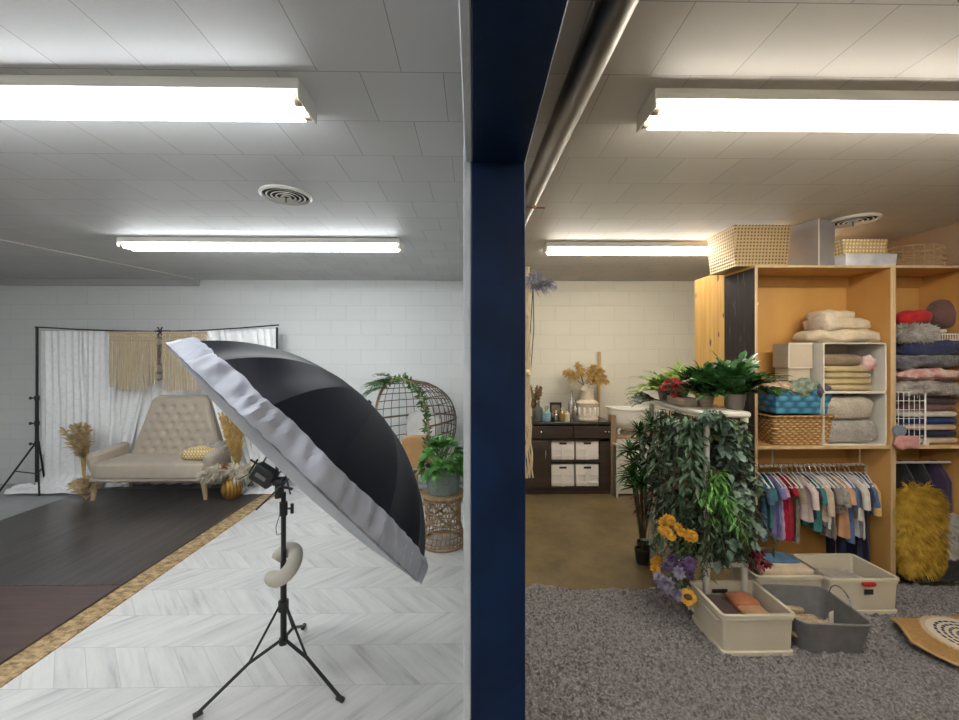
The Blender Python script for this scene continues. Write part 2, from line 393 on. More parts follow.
# fluorescent fixtures
def emis(name, c, s):
    t = NT(name); t.col((.9, .9, .9)); t.p(Emission_Color=(*c, 1), Emission_Strength=s); return t.m
M['tube_c'] = emis('cool tube', (.93, .97, 1.0), TUBE_COOL); M['tube_w'] = emis('warm tube', (1.0, .93, .82), TUBE_WARM)
M['brass'] = mk('worn socket', (.35, .27, .18), rough=.5, metal=.4)
def fixture(x0, y0, label, warm, L=2.44, rz=0):
    t = thing('fluorescent_light', label, 'ceiling light', (x0+L/2, y0, H), rz, 'long fluorescent strip lights')
    h = L/2; m = MB()
    # channel housing: sloped sides
    def prof(x): return [(x, -.085, 0), (x, -.092, -.045), (x, -.04, -.036), (x, .04, -.036), (x, .092, -.045), (x, .085, 0)]
    m.loft([prof(-h), prof(h)]); m.build('housing', 'enamel', t)
    for s in (-1, 1):
        e = MB().box(s*h-.004, -.088, -.078, s*h+.004, .088, 0, .003); o = e.build('end_plate', 'enamel', t)
        for y in (-.045, .045):
            b = MB().tube([(s*(h-.006), y, -.066), (s*(h-.035), y, -.066)], .016, 10); b.box(s*(h-.02)-.008, y-.01, -.066, s*(h-.02)+.008, y+.01, -.035); b.build('lamp_socket', 'brass', t)
    for y in (-.045, .045):
        MB().tube([(-h+.03, y, -.066), (h-.03, y, -.066)], .019, 14).build('tube_lamp', 'tube_w' if warm else 'tube_c', t)
    return t
xa = at(307, 90, 1.58).x
fixture(xa-2.44, 1.585, 'long fluorescent strip light nearest on the grey ceiling left of the blue post', 0)
xb = at(401, 250, 3.6).x
fixture(xb-2.44, 3.60, 'long fluorescent strip light in front of the backdrop end of the left ceiling', 0)
xc = at(646, 100, 1.62).x
fixture(xc, 1.62, 'long fluorescent strip light nearest on the right ceiling above the crates', 1)
xd = at(545, 245, 3.68).x
fixture(xd, 3.68, 'long fluorescent strip light on the right ceiling reaching behind the perforated basket', 1)
# unseen strip lights added as fill, carrying the rows on behind the camera
fixture(xa-2.44, -.75, 'added unseen fluorescent fill light of the left room behind the photographer', 0)
fixture(xc, -.75, 'added unseen fluorescent fill light of the right room behind the photographer', 1)
fixture(xa-4.95, 1.585, 'added unseen fluorescent fill light at the far left beyond the picture', 0)  # added out of view to brighten the left end of the room

# round ceiling vents
def vent(loc, label):
    t = thing('ceiling_vent', label, 'air vent', loc, 0, 'round ceiling vents'); 
    m = MB(); m.lathe([(.155, 0), (.158, -.008), (.142, -.018), (.136, -.010), (.136, -.001)], n=36, caps=False); m.build('vent_ring', 'enamel', t)
    MB().lathe([(.136, -.003), (.001, -.003)], n=36, caps=False).build('throat_shade', 'slot', t)  # dark disc colours in the shade seen between the white rings
    for k, r in enumerate((.108, .080, .052, .024)):
        MB().lathe([(r, -.012), (r+.009, -.017-.002*k), (r+.010, -.014-.002*k), (r+.002, -.010)], n=32, caps=False).build('vent_ring', 'enamel', t)
    MB().tube([(0, 0, -.005), (0, 0, -.05)], .004, 6).build('screw', 'black', t)
vent(at(286, 196, 400*1.04/161/1.0).xyz*Vector((1, 1, 0))+Vector((0, 0, H)), 'round white ceiling vent with rings over a dark shade disc on the left ceiling')
vent(Vector((at(853, 218, 2.99).x, 2.99, H)), 'round ceiling vent above the boxes on the plywood cabinet')
# thin cable across the left ceiling
a = fl(0, 225, H); b = Vector((at(197, 282, YB-.06).x, YB-.08, H))
a.x -= .6; a.y = a.y-.2
MB().tube([a-Vector((0, 0, .006)), b-Vector((0, 0, .006))], .005, 6).build('ceiling_cable', 'enamel'); tag(bpy.data.objects['ceiling_cable'], 'thin white cable running across the left ceiling to the back wall', 'cable')
MB().box(b.x-.03, b.y-.03, H-.045, b.x+.04, b.y+.03, H, .004).build('junction_box', 'trimg'); tag(bpy.data.objects['junction_box'], 'small grey box where the ceiling cable meets the back wall', 'junction box')
# steel pipe under the ceiling
def pp(px, py, z): return fl(px, py, z)
p0 = pp(617, 0, 2.665); p1 = pp(531, 195, 2.665); d = p1-p0
A = p0-d*2.2; B = p0+d*((YB-p0.y)/d.y)
MB().tube([A, B], .054, 20).build('ceiling_pipe', 'steel'); tag(bpy.data.objects['ceiling_pipe'], 'steel pipe running under the ceiling beside the blue beam', 'pipe')
br = thing('pipe_bracket', 'small rusty bracket holding the steel pipe just right of the blue post', 'bracket', (p1.x, p1.y+.05, 2.62))
MB().tube([(-.05, 0, -.012), (.09, 0, -.012)], .005, 6).tube([(.03, 0, -.02), (.03, 0, .12)], .005, 6).build('strap', 'rust', br)

# ------------------------------------------------------------------ plants
def leafmat(name, c, c2, rough=.4): return mk(name, c, c2, 18, rough=rough)
M['leaf_dark'] = leafmat('dark green leaf', (.022, .085, .024), (.065, .18, .05), .26)
M['leaf_bright'] = leafmat('bright green leaf', (.05, .20, .03), (.14, .36, .07), .35)
M['leaf_lime'] = leafmat('lime leaf', (.16, .30, .03), (.36, .48, .08))
M['leaf_euc'] = leafmat('eucalyptus leaf', (.035, .08, .04), (.12, .20, .12), .5)
M['leaf_dgreen'] = leafmat('deep green leaf', (.018, .042, .02), (.05, .095, .045), .5)
M['leaf_sage'] = leafmat('sage leaf', (.07, .125, .09), (.17, .25, .20), .6)
M['leaf_olive'] = leafmat('olive leaf', (.05, .09, .03), (.12, .18, .07), .5)
M['leaf_wine'] = leafmat('burgundy leaf', (.12, .012, .02), (.28, .03, .05), .5)
M['stem'] = mk('stem', (.06, .05, .02), (.10, .09, .04), 10)
M['fl_red'] = leafmat('crimson petals', (.30, .005, .02), (.50, .02, .05), .6)
M['fl_yellow'] = leafmat('golden petals', (.50, .22, .012), (.75, .42, .04), .6)
M['fl_lilac'] = leafmat('lilac petals', (.17, .15, .25), (.34, .32, .42), .6)
M['fl_purple'] = leafmat('purple petals', (.06, .03, .10), (.13, .07, .2), .6)
M['fl_white'] = leafmat('cream petals', (.60, .52, .38), (.75, .68, .55), .6)
M['gold_grass'] = leafmat('golden dried grass', (.48, .30, .09), (.66, .46, .18), .8)
M['tan_grass'] = leafmat('tan dried grass', (.50, .36, .18), (.70, .55, .34), .9)
M['pampas'] = leafmat('pale pampas', (.62, .55, .42), (.78, .72, .60), .9)
M['pampas_g'] = leafmat('grey pampas', (.32, .33, .40), (.50, .50, .56), .9)
def rdir(R, lo=-1, hi=1): return Vector((R.uniform(-1, 1), R.uniform(-1, 1), R.uniform(lo, hi))).normalized()

def frond(lv, st, base, d, L, R, n=10, lw=.02, ll=.06, droop=.3, pairs=True, taper=True):
    """a stem carrying leaves along both sides"""
    pts = []; side = d.cross(Vector((0, 0, 1)))
    if side.length < .05: side = Vector((R.uniform(-1, 1), R.uniform(-1, 1), 0))
    side.normalize()
    for k in range(7):
        t = k/6; pts.append(base+d*(L*t)+Vector((0, 0, -droop*L*t*t)))
    st.tube(pts, [.0035*(1-.6*k/6) for k in range(7)], 4, caps=False)
    for k in range(n):
        t = .12+.86*(k+.5)/n; i = min(5, int(t*6)); q = pts[i].lerp(pts[i+1], t*6-i); dd = (pts[i+1]-pts[i]).normalized()
        up = side.cross(dd).normalized(); sc2 = (1-.45*abs(t-.45)*2) if taper else 1
        for s in ((-1, 1) if pairs else ((-1) ** k,)):
            lv.leaf(q, dd*.65+side*s*R.uniform(.7, 1.1)+up*R.uniform(-.1, .45), up+rdir(R)*.35, ll*sc2*R.uniform(.8, 1.15), lw*sc2*R.uniform(.85, 1.15), R.uniform(0, .3))
    lv.leaf(pts[-1], dd, up, ll*.9, lw*.8, .2)
def hang(lv, st, base, L, R, n=16, lw=.04, ll=.05, sway=.1, drift=(0, 0)):
    p = Vector(base); pts = [p.copy()]; v = Vector((R.uniform(-1, 1)*sway+drift[0], R.uniform(-1, 1)*sway+drift[1], -1))
    for k in range(8):
        v += Vector((R.uniform(-.3, .3)*sway*3, R.uniform(-.3, .3)*sway*3, 0)); p = p+v.normalized()*(L/8); pts.append(p.copy())
    st.tube(pts, .0028, 4, caps=False)
    for k in range(n):
        t = (k+R.random())/n*8; i = min(7, int(t)); q = pts[i].lerp(pts[i+1], t-i)
        a = R.uniform(0, 2*PI); o = Vector((math.cos(a), math.sin(a), R.uniform(-1.1, .15)))
        lv.leaf(q+o*.005, o, Vector((o.x*.3, o.y*.3, 1))+rdir(R)*.5, ll*R.uniform(.75, 1.2), lw*R.uniform(.8, 1.2), R.uniform(0, .5))
def garland(name, label, loc, spans, mat, R, per=9, L=.4, lw=.04, ll=.05, n=16, sway=.1, cat='greenery', drift=(0, 0), group='garlands hung on the plant shelf'):
    t = thing(name, label, cat, loc, 0, group); lv, st = MB(), MB()
    for (x0, y0, z0, x1, y1, z1) in spans:
        for k in range(per):
            u = (k+R.random())/per
            hang(lv, st, (sv(x0, x1, u)+R.uniform(-.02, .02), sv(y0, y1, u)+R.uniform(-.02, .02), sv(z0, z1, u)), L*R.uniform(.7, 1.1), R, n, lw, ll, sway, drift)
    lv.build('foliage', mat, t); st.build('stems', 'stem', t); return t
def plume(mb, base, d, L, R, n=170, w=.006, hl=.09, start=.25, fluff=.6, droop=.15):
    for k in range(n):
        t = start+(1-start)*R.random(); q = base+d*(L*t)+Vector((0, 0, -droop*L*t*t))
        env = math.sin(PI*min(1, (t-start)/(1-start)*.85+.15))**.6
        o = (d*.7+rdir(R)*fluff).normalized(); l = hl*env*R.uniform(.6, 1.3)
        sd = o.cross(rdir(R)).normalized()*w*.5; m2 = q+o*l*.55+Vector((0, 0, -.05*l)); e = q+o*l+Vector((0, 0, -.3*l))
        mb.add([q-sd*.5, q+sd*.5, m2+sd, e, m2-sd], [(0, 1, 2, 4), (4, 2, 3)])
def pot(mb, r0, r1, h, z=0, t=.008): mb.lathe([(r0*.96, z), (r0, z+.005), (r1, z+h-.004), (r1*.99, z+h), (r1-t, z+h), (r1-t*1.5, z+h*.82), (.001, z+h*.80)], n=28, caps=False)
def flower(mb, c, d, r, R, np=12, layers=3, cone=.6, w=.5):
    d = d.normalized(); a0 = d.orthogonal().normalized(); b0 = d.cross(a0)
    for l in range(layers):
        for k in range(np):
            a = 2*PI*(k+l*.5)/np; o = a0*math.cos(a)+b0*math.sin(a)
            mb.leaf(c+o*r*.05, (o+d*(cone*(l+.15))), d, r*(1-.22*l), r*w, R.uniform(-.1, .3), ws=(0, .9, 1, 0))

# ------------------------------------------------------------------ backdrop stand, curtains, macrame
YBD = 5.16
bt = thing('backdrop_stand', 'black telescopic backdrop stand with crossbar carrying lace curtains in front of the white wall', 'backdrop stand', (at(37, 400, YBD).x, YBD, 0))
def L_(p, o): return Vector(p)-Vector(o.location)
zt = at(37, 327, YBD).z
xr = at(277, 400, YBD).x - bt.location.x
bar = [L_(at(35, 327, YBD), bt), L_(at(80, 329.5, YBD), bt), L_(at(120, 331, YBD), bt), L_(at(160, 331.5, YBD), bt), L_(at(200, 330.5, YBD), bt), L_(at(240, 328, YBD), bt), L_(at(279, 325, YBD), bt)]
MB().tube(bar, .009, 8).build('crossbar', 'black', bt)
for X, nm in ((0, 'p'), (xr, 'q')):
    m = MB(); m.tube([(X, 0, .12), (X, 0, 1.15)], .019, 12).tube([(X, 0, 1.1), (X, 0, zt)], .014, 12); m.build('pole', 'black', bt)
    for z in (.60, .86, 1.18):
        m = MB(); m.tube([(X, 0, z-.03), (X, 0, z+.03)], .025, 12).tube([(X-.065, -.01, z), (X, -.01, z)], .010, 8).box(X-.085, -.02, z-.018, X-.06, 0, z+.018, .005); m.build('clamp_collar', 'blackpl', bt)
    for a in (200, 320, 80):
        c, s = math.cos(math.radians(a)), math.sin(math.radians(a)); k = .9 if a != 80 else .22
        m = MB(); m.tube([(X+c*.02, s*.02, .60), (X+c*.40*k, s*.40*k, .02)], .010, 8).tube([(X, 0, .22), (X+c*.22*k, s*.22*k, .27)], .007, 6); m.build('leg', 'black', bt)
# hook cross and rings
hx = at(160, 331, YBD-.02); dr = thing('ring_hanging', 'chain of dark wooden rings hanging from the middle of the backdrop crossbar', 'wall hanging', hx)
m = MB().tube([(-.03, 0, .05), (.03, 0, -.06)], .008, 6).tube([(.03, 0, .05), (-.03, 0, -.06)], .008, 6).tube([(-.07, 0, .0), (.13, 0, .0)], .010, 6); m.build('clip', 'black', dr)
M['cord'] = mk('brown cord ring', (.10, .055, .035), (.2, .12, .08), 30)
for cz, r in ((-.13, .055), (-.48, .06), (-.57, .05)):
    MB().tube([(r*math.cos(a*PI/10), -.02, cz+r*math.sin(a*PI/10)) for a in range(20)], .009, 6, closed=True).build('ring', 'cord', dr)
MB().tube([(0, -.02, -.18), (.005, -.02, -.3), (0, -.02, -.42)], [.012, .018, .012], 8).build('cord', 'cord', dr)

def curtain(label, tops, bots, Y, folds, amp, mat='lace', mid=None, seed=0, nm='lace_curtain', group=None, cat='curtain', nv=40, pool=None, ext=0):
    # tops/bots: (px0,px1,py) on the photograph's frame at depth Y; mid: pulled-in waist
    a0, a1 = at(tops[0], tops[2], Y), at(tops[1], tops[2], Y); b0, b1 = at(bots[0], bots[2], Y), at(bots[1], bots[2], Y)
    c0, c1 = (at(mid[0], mid[2], Y), at(mid[1], mid[2], Y)) if mid else (None, None)
    nu = folds*8
    def fn(u, v):
        if mid:
            vm = (a0.z-c0.z)/(a0.z-b0.z)
            if v < vm: k = v/vm; k2 = k**1.35; p = (a0.lerp(a1, u)).lerp(c0.lerp(c1, u), k); x = sv(a0.lerp(a1, u).x, c0.lerp(c1, u).x, k2); p.x = x
            else: k = (v-vm)/(1-vm); p = (c0.lerp(c1, u)).lerp(b0.lerp(b1, u), k)
        else: p = (a0.lerp(a1, u)).lerp(b0.lerp(b1, u), v)
        f = amp*(.45+.55*v)*math.sin(u*folds*2*PI + 1.1*noise.noise(Vector((u*5, v*1.6, seed)))*2)
        f += amp*.6*noise.noise(Vector((u*folds*1.7, v*2.2, seed+9)))
        x = p.x+amp*.4*noise.noise(Vector((u*6, v*3, seed+3)))
        z = p.z + (.012*noise.noise(Vector((u*folds*2, 0, seed))) if v > .97 else 0)
        y = Y+f
        if v > .93 and ext: y -= (v-.93)/.07*ext*(1+.4*noise.noise(Vector((u*7, 1, seed)))); z = max(z, .035+.03*noise.noise(Vector((u*9, v*30, seed))))
        return (x, y, z)
    o = MB().grid(fn, nu, nv).build(nm, mat); return tag(o, label, cat, group)
g = 'white lace curtains on the backdrop stand'
curtain('left outer white lace curtain next to the stand pole, reaching the floor', (41, 82, 331), (42, 88, 487), 5.22, 6, .030, seed=1, group=g, ext=.12)
curtain('white lace curtain hanging straight between the outer panel and the tan macrame', (78, 116, 331), (84, 112, 482), 5.25, 6, .028, seed=2, group=g)
curtain('white lace curtain drawn aside behind the left end of the loveseat back', (112, 152, 331), (92, 116, 484), 5.30, 6, .028, mid=(104, 130, 455), seed=3, group=g)
curtain('right white lace curtain falling behind the umbrella from the crossbar', (206, 276, 329), (238, 288, 487), 5.22, 9, .032, seed=4, group=g, ext=.1)
curtain('white lace curtain pulled slanting along the right end of the loveseat back', (192, 215, 331), (236, 262, 485), 5.12, 4, .022, seed=5, group=g)
curtain('white lace curtain behind the middle of the loveseat', (124, 206, 331), (112, 236, 484), 5.34, 8, .02, seed=6, group=g)
# pooled lace on the floor
def pool(px0, px1, py, label, seed, w=.2):
    a, b = fl(px0, py, .03), fl(px1, py, .03)
    def fn(u, v):
        x = sv(a.x, b.x, v); y = a.y+(u-.5)*w*2*(.7+.3*noise.noise(Vector((v*6, 0, seed))))
        z = .03+.075*(math.sin(u*PI)**.6)*(.7+.9*noise.noise(Vector((v*9, u*4, seed))))
        return (x, y, max(.034, z))
    return tag(MB().grid(fn, 24, 60).build('lace_cloth', 'lace'), label, 'cloth', 'lace cloth spilled on the floor')
pool(14, 88, 491, 'white lace spilled on the floor left of the loveseat', 3, .16)
pool(108, 134, 486, 'white lace bundled on the black boards beneath the loveseat', 5, .08)
pool(228, 280, 492, 'white lace spilled on the floor behind the studio light stand', 7, .13)

def macrame(label, x0, x1, ytop, ybot, curve, seed):
    Y = YBD-.05; RR = random.Random(seed); a = at(x0, ytop, Y); b = at(x1, ytop, Y)
    t = thing('macrame_hanging', label, 'macrame hanging', (0, 0, 0), 0, 'tan macrame panels'); t.location = a
    n = int((b.x-a.x)/.019); m = MB(); top = MB()
    for k in range(n+1):
        u = k/n; x = u*(b.x-a.x); zb = -(a.z-at(x0, ybot, Y).z)*(1+curve(u))+RR.uniform(-.012, .012)
        m.tube([(x+RR.uniform(-.003, .003), RR.uniform(-.006, .006), .02), (x+RR.uniform(-.004, .004), RR.uniform(-.008, .008), zb*.5), (x+RR.uniform(-.006, .006), RR.uniform(-.01, .01), zb)], [.0085, .0085, .006], 5)
    top.tube([(-.01, 0, .0), ((b.x-a.x)+.01, 0, 0)], .014, 8)
    for z in (-.05, -.09): top.tube([(k/20*(b.x-a.x), -.006+.004*math.sin(k*2.2), z+.008*math.sin(k*2)) for k in range(21)], .008, 5)
    m.build('cords', 'mac', t); top.build('knotted_band', 'mac', t)
macrame('left tan macrame panel with a curved hem on the backdrop bar', 110, 156, 333, 384, lambda u: .13*math.sin(u*PI*.9+.3), 1)
macrame('right tan macrame panel on the backdrop bar partly behind the umbrella', 163, 206, 333, 389, lambda u: .02, 2)

# ------------------------------------------------------------------ tufted loveseat
sfx = at(151, 460, 4.75).x
sofa = thing('tufted_loveseat', 'beige linen loveseat with button tufted high back and pale wooden legs', 'loveseat', (sfx, 4.98, .028))
SW = .69; zs = .43
m = MB(); m.blob((0, .0, .345), (SW, .30, .105), .22, e2=.3, nu=48, nv=20, nz=.004, nf=4); m.build('seat', 'linen', sofa)
m = MB(); m.box(-SW+.01, -.285, .215, SW-.01, .27, .28, .02); m.build('seat_frame', 'linen', sofa)
def backf(u, v):
    # u across, v around the thickness-profile: front sheet then back sheet
    pass
bm = MB(); HB = 1.17; z0 = .36
tuft = [(i*.135+(.0675 if j % 2 else 0), .50+j*.105) for j in range(6) for i in range(-5, 6)]
def hw(z):
    k = (z-z0)/(HB-z0); return sv(.60, .34, k**.9) if k < .88 else sv(.60, .34, .88**.9)*math.sqrt(max(0, 1-((k-.88)/.135)**2*.45))
def bf(u, v):
    z = sv(z0, HB, v); W = hw(z); x = (u*2-1)*W; th = .06
    y = .17+.12*(z-z0); edge = min(1, min((1-abs(u*2-1))*W, (HB-z))/.05); y -= .055*math.sqrt(max(0, 1-(1-edge)**2))
    for tx, tz in tuft:
        if abs(tx) < hw(tz)-.07:
            d2 = (x-tx)**2+(z-tz)**2
            if d2 < .01: y += .026*math.exp(-d2/.0009)
    return (x, y, z)
bm.grid(bf, 90, 60); bm.build('backrest', 'linen', sofa)
bb = MB()
bb.loft([[(-hw(z), .19+.12*(z-z0), z), (hw(z), .19+.12*(z-z0), z), (hw(z), .26+.12*(z-z0), z), (-hw(z), .26+.12*(z-z0), z)] for z in [z0+(HB-z0)*k/12 for k in range(13)]]); bb.build('back_shell', 'linen', sofa)
for tx, tz in tuft:
    if abs(tx) < hw(tz)-.07: MB().blob((tx, .17+.12*(tz-z0)-.030, tz), (.011, .008, .011), nu=8, nv=6).build('button', 'linen', sofa)
for s in (-1, 1):
    def arm(u, v):
        y = sv(-.29, .24, v); a = u*2*PI; k = min(1, min(v, 1-v)*12)**.5
        lean = .01*s; r = .058
        zc = .50+.05*v
        x = s*(SW-.03)+lean+r*math.cos(a)*k; z = zc+r*.8*math.sin(a)*k
        if math.sin(a) < 0: z = zc+ (z0-.06-zc)*(-math.sin(a))**.8*k; 
        return (x-(lean*.8 if z < .42 else 0), y, z)
    MB().grid(arm, 28, 20, wrap=True).build('armrest', 'linen', sofa)
for x, y in ((-SW+.05, -.24), (SW-.07, -.24), (-SW+.08, .24), (SW-.08, .24)):
    MB().loft([rrect(.036, .036, .012, 0, 2, x+(.02 if x > 0 else -.02), y), rrect(.06, .06, .02, .23, 2, x, y)]).build('leg', 'legwood', sofa)
pb = Vector((at(196, 453, 4.8).x, 4.90, .028))
m = MB(); m.blob((0, 0, .51), (.20, .15, .075), .6, e2=.75, nz=.006, nf=12); tag(m.build('throw_pillow', 'yellow', loc=pb), 'flat mustard and white patterned pillow on the loveseat seat', 'pillow')
def fur_thing(label, c, r, mat, R, n=2600, hl=.05, w=.005, cat='fur', nm='fur_throw', lean=(0, 0, -.4), e=.7, thick=1, group=None):
    b = MB(); b.blob((0, 0, 0), tuple(x*.9 for x in r), e, e2=e, nz=.01, nf=9); m = MB()
    for k in range(n):
        v = rdir(R); q = Vector((math.copysign(abs(v.x)**e, v.x)*r[0], math.copysign(abs(v.y)**e, v.y)*r[1], math.copysign(abs(v.z)**e, v.z)*r[2]))*.9
        o = (v*.7+Vector(lean)+rdir(R)*.35).normalized(); l = hl*R.uniform(.6, 1.3); sd = o.cross(v+rdir(R)*.4).normalized()*w
        mid = q+o*l*.5+v*l*.12
        m.add([q-sd, q+sd, mid+sd*.8, q+o*l, mid-sd*.8], [(0, 1, 2, 4), (4, 2, 3)])
    t = thing(nm, label, cat, c, 0, group); b.build('backing', mat, t); m.build('fur', mat, t); return t
M['fur_grey'] = leafmat('grey fur', (.42, .40, .37), (.62, .60, .56), .9)
fur_thing('grey fluffy pillow at the right end of the loveseat', (at(214, 452, 4.9).x, 4.98, .58), (.10, .10, .075), 'fur_grey', R, 1200, .04, .003, 'pillow', 'fur_pillow')

# dried grasses
def grass_fan(label, loc, n, L, spread, mat, R, nm='dried_palm', h=.5, lean=0, group='dried grass bunches beside the loveseat'):
    t = thing(nm, label, 'dried plant', loc, 0, group); m, st = MB(), MB()
    for k in range(n):
        a = (k/(n-1)-.5)*2*spread+lean; d = Vector((math.sin(a), R.uniform(-.25, .1), math.cos(a))).normalized()
        st.tube([Vector((0, 0, 0)), Vector((d.x*.1, 0, h*.6)), Vector((0, 0, h*.6))+d*L*.4], .004, 4)
        plume(m, Vector((0, 0, h*.55)), d, L, R, 260, .011, .12, .05, .5, .05)
    m.build('plumes', mat, t); st.build('stems', 'gold_grass', t); return t
grass_fan('tall fan of golden dried grass in front of the left lace curtain', (at(78, 497, 4.9).x, 4.98, .03), 7, .50, .32, 'tan_grass', R, h=.72, lean=-.12)
grass_fan('short golden dried grass tuft at the left leg of the loveseat', (at(82, 497, 4.7).x, 4.75, .03), 5, .20, .7, 'tan_grass', R, h=.12, lean=-.1)
gv = fl(232, 496); gv.y = 4.78; gv.x = at(232, 480, 4.78).x; gv.z = .028
v_ = thing('gold_vase', 'round ribbed gold vase at the right front leg of the loveseat', 'vase', gv)
MB().lathe([(.06, 0), (.095, .04), (.115, .11), (.10, .19), (.06, .235), (.055, .25), (.045, .24), (.04, .1)], n=32, caps=False).build('body', 'goldvase', v_)
t = thing('pampas_bunch', 'fluffy cream pampas grass with a rusty centre in the gold vase', 'dried plant', gv)
m, m2, st = MB(), MB(), MB()
for k in range(15):
    a = 2*PI*k/15+R.uniform(-.2, .2); d = Vector((math.cos(a)*1.2, math.sin(a)*.8, R.uniform(.1, .75))).normalized()
    st.tube([Vector((0, 0, .12)), Vector((d.x*.03, d.y*.03, .27)), Vector((0, 0, .27))+d*.1], .003, 4); plume(m, Vector((0, 0, .28)), d, .36, R, 210, .011, .12, .1, .7, .25)
for k in range(5): plume(m2, Vector((0, 0, .29)), Vector((R.uniform(-.5, .5), R.uniform(-.9, -.3), 1)).normalized(), .2, R, 90, .010, .06, .1, .6, .1)
m.build('plumes', 'pampas', t); M['rustgrass'] = leafmat('rust grass', (.38, .19, .10), (.5, .3, .18), .9); m2.build('rust_plumes', 'rustgrass', t); st.build('stems', 'gold_grass', t)
t = thing('dried_palm', 'tall upright sheaf of golden grass standing behind the cream pampas', 'dried plant', (gv.x-.02, 4.95, .03), 0, 'dried grass bunches beside the loveseat'); m = MB()
for k in range(9):
    d = Vector((-.30+.05*k, R.uniform(-.1, .05), 1)).normalized(); plume(m, Vector((0, 0, .25)), d, .80, R, 240, .012, .12, .15, .25, .03)
m.build('plumes', 'gold_grass', t); MB().tube([(0, 0, 0), (0, 0, .5)], .012, 6).build('stems', 'gold_grass', t)

# ------------------------------------------------------------------ light stand and umbrella
ST = at(283.5, 400, 2.12); sx, sy = ST.x, 2.12
stand = thing('light_stand', 'black tripod light stand in the middle of the white herringbone floor', 'light stand', (sx, sy, .008))
MB().tube([(0, 0, .19), (0, 0, .62)], .0155, 12).tube([(0, 0, .60), (0, 0, .98)], .0125, 12).build('pole', 'black', stand)
m = MB(); m.tube([(0, 0, .86), (0, 0, .93)], .020, 12).tube([(0, 0, .895), (.045, 0, .895)], .006, 6).tube([(.045, 0, .87), (.045, 0, .92)], .009, 8).build('clamp_collar', 'blackpl', stand)
MB().tube([(0, 0, .36), (0, 0, .41)], .026, 12).build('collar', 'blackpl', stand); MB().tube([(0, 0, .185), (0, 0, .215)], .022, 12).build('collar', 'blackpl', stand)
feet = [fl(195, 720), fl(342, 704), fl(304, 629)]
for f in feet:
    q = Vector((f.x-sx, f.y-sy, 0)); dd = q.normalized(); e = q+Vector((0, 0, .012)); s0 = dd*.022+Vector((0, 0, .385))
    k = .36; elbow = dd*(q.length*.42)+Vector((0, 0, .155))
    lg = MB(); lg.tube([dd*.02+Vector((0, 0, .20)), dd*q.length*.97+Vector((0, 0, .014))], .0085, 8) if False else None
    lg = MB(); lg.tube([s0, elbow.lerp(s0, -.0)], .006, 8); lg.build('brace', 'black', stand)
    lg = MB(); lg.tube([dd*.02+Vector((0, 0, .205)), elbow, e], .0085, 8); lo = lg.build('leg', 'black', stand)
    MB().tube([e-dd*.03+Vector((0, 0, .006)), e+dd*.008], .013, 8).build('rubber_foot', 'blackpl', lo)
MB().tube([(-.015, 0, .88), (-.035, -.01, .80), (-.03, -.01, .76), (-.012, 0, .765)], .002, 5).build('cord', 'black', stand)
# C shaped pillow hung on the pole
zc = at(283, 566, 2.1).z
pil = thing('posing_pillow', 'beige C-shaped pillow hanging around the pole of the light stand', 'pillow', (sx, sy, zc), 0)
pts = []; rr = []
for k in range(27):
    a = math.radians(-168+k*300/26); pts.append(Matrix.Rotation(math.radians(-34), 3, 'Y') @ (Matrix.Rotation(math.radians(34), 3, 'X') @ Vector((.076*math.cos(a), .076*math.sin(a), 0)))); rr.append(.037 if 0 < k < 26 else .030)
MB().tube(pts, rr, 16).build('cushion', 'pillowfab', pil)

# umbrella: apex, rim centre
ray = (at(299, 469, 1.0)-Vector((0, 0, CAMZ))).normalized()
dist = 2.36; RC = Vector((0, 0, CAMZ))+ray*dist; RU = .845
e1 = (at(168, 343, 1)-Vector((0, 0, CAMZ))).normalized(); e2 = (at(423, 584, 1)-Vector((0, 0, CAMZ))).normalized()
nrm = e1.cross(e2).normalized()      # plane normal: rim seen edge-on
if nrm.x < 0: nrm = -nrm             # towards the apex: right / up
nrm = (nrm + ray*.0).normalized()
um = thing('photo_umbrella', 'huge black photographic umbrella with a white diffuser, tilted on the light stand', 'umbrella', RC)
zq = nrm.to_track_quat('Z', 'Y').to_matrix()
uu = (e2-e1); uu = (uu-nrm*uu.dot(nrm)).normalized(); vv2 = nrm.cross(uu).normalized()
def U(x, y, z): return uu*x+vv2*y+nrm*z
NR = 16; DEP = .475; PH = .09
def shell(s, a, inner=0):
    # s: 0 rim .. 1 apex
    th = (1-s)*math.radians(68); rad = math.sin(th)/math.sin(math.radians(68)); z = (math.cos(th)-math.cos(math.radians(68)))/(1-math.cos(math.radians(68)))
    f = (a-PH)/(2*PI/NR); fr = f-math.floor(f); sag = 1-.048*math.sin(PI*fr)**.9*min(1, (1-s)*2.2)
    return U((rad*RU*sag-inner)*math.cos(a), (rad*RU*sag-inner)*math.sin(a), z*DEP-inner)
m = MB(); m.grid(lambda u, v: shell(v*.995, u*2*PI), NR*8, 26, wrap=True); m.build('canopy', 'umb', um, ang=13)
m = MB(); m.grid(lambda u, v: shell(v*.98, u*2*PI, .006), NR*8, 16, wrap=True); m.build('silver_lining', 'umb_in', um)
for k in range(NR):
    a = PH+2*PI*k/NR; m = MB(); m.tube([shell(.05+v/14*.93, a, .016) for v in range(15)], .004, 5); m.build('rib', 'black', um)
m = MB()
def band(u, v):
    a = u*2*PI; s = v*(.115+.006*math.sin(a*11+2*math.sin(a*3))); p = shell(s, a); o = p.normalized()
    wr = noise.noise(Vector((math.cos(a)*22, math.sin(a)*22, s*7)))*.6+.75*math.sin(a*62+8*noise.noise(Vector((math.cos(a)*4, math.sin(a)*4, 0)))+3*v)
    env = math.sin(PI*min(1, v*1.0)*.9+.15)
    f = (a-PH)/(2*PI/NR)
    return p+o*(.010+.014*wr*env*v**.5)+nrm*(.010*env+.010*wr*env)
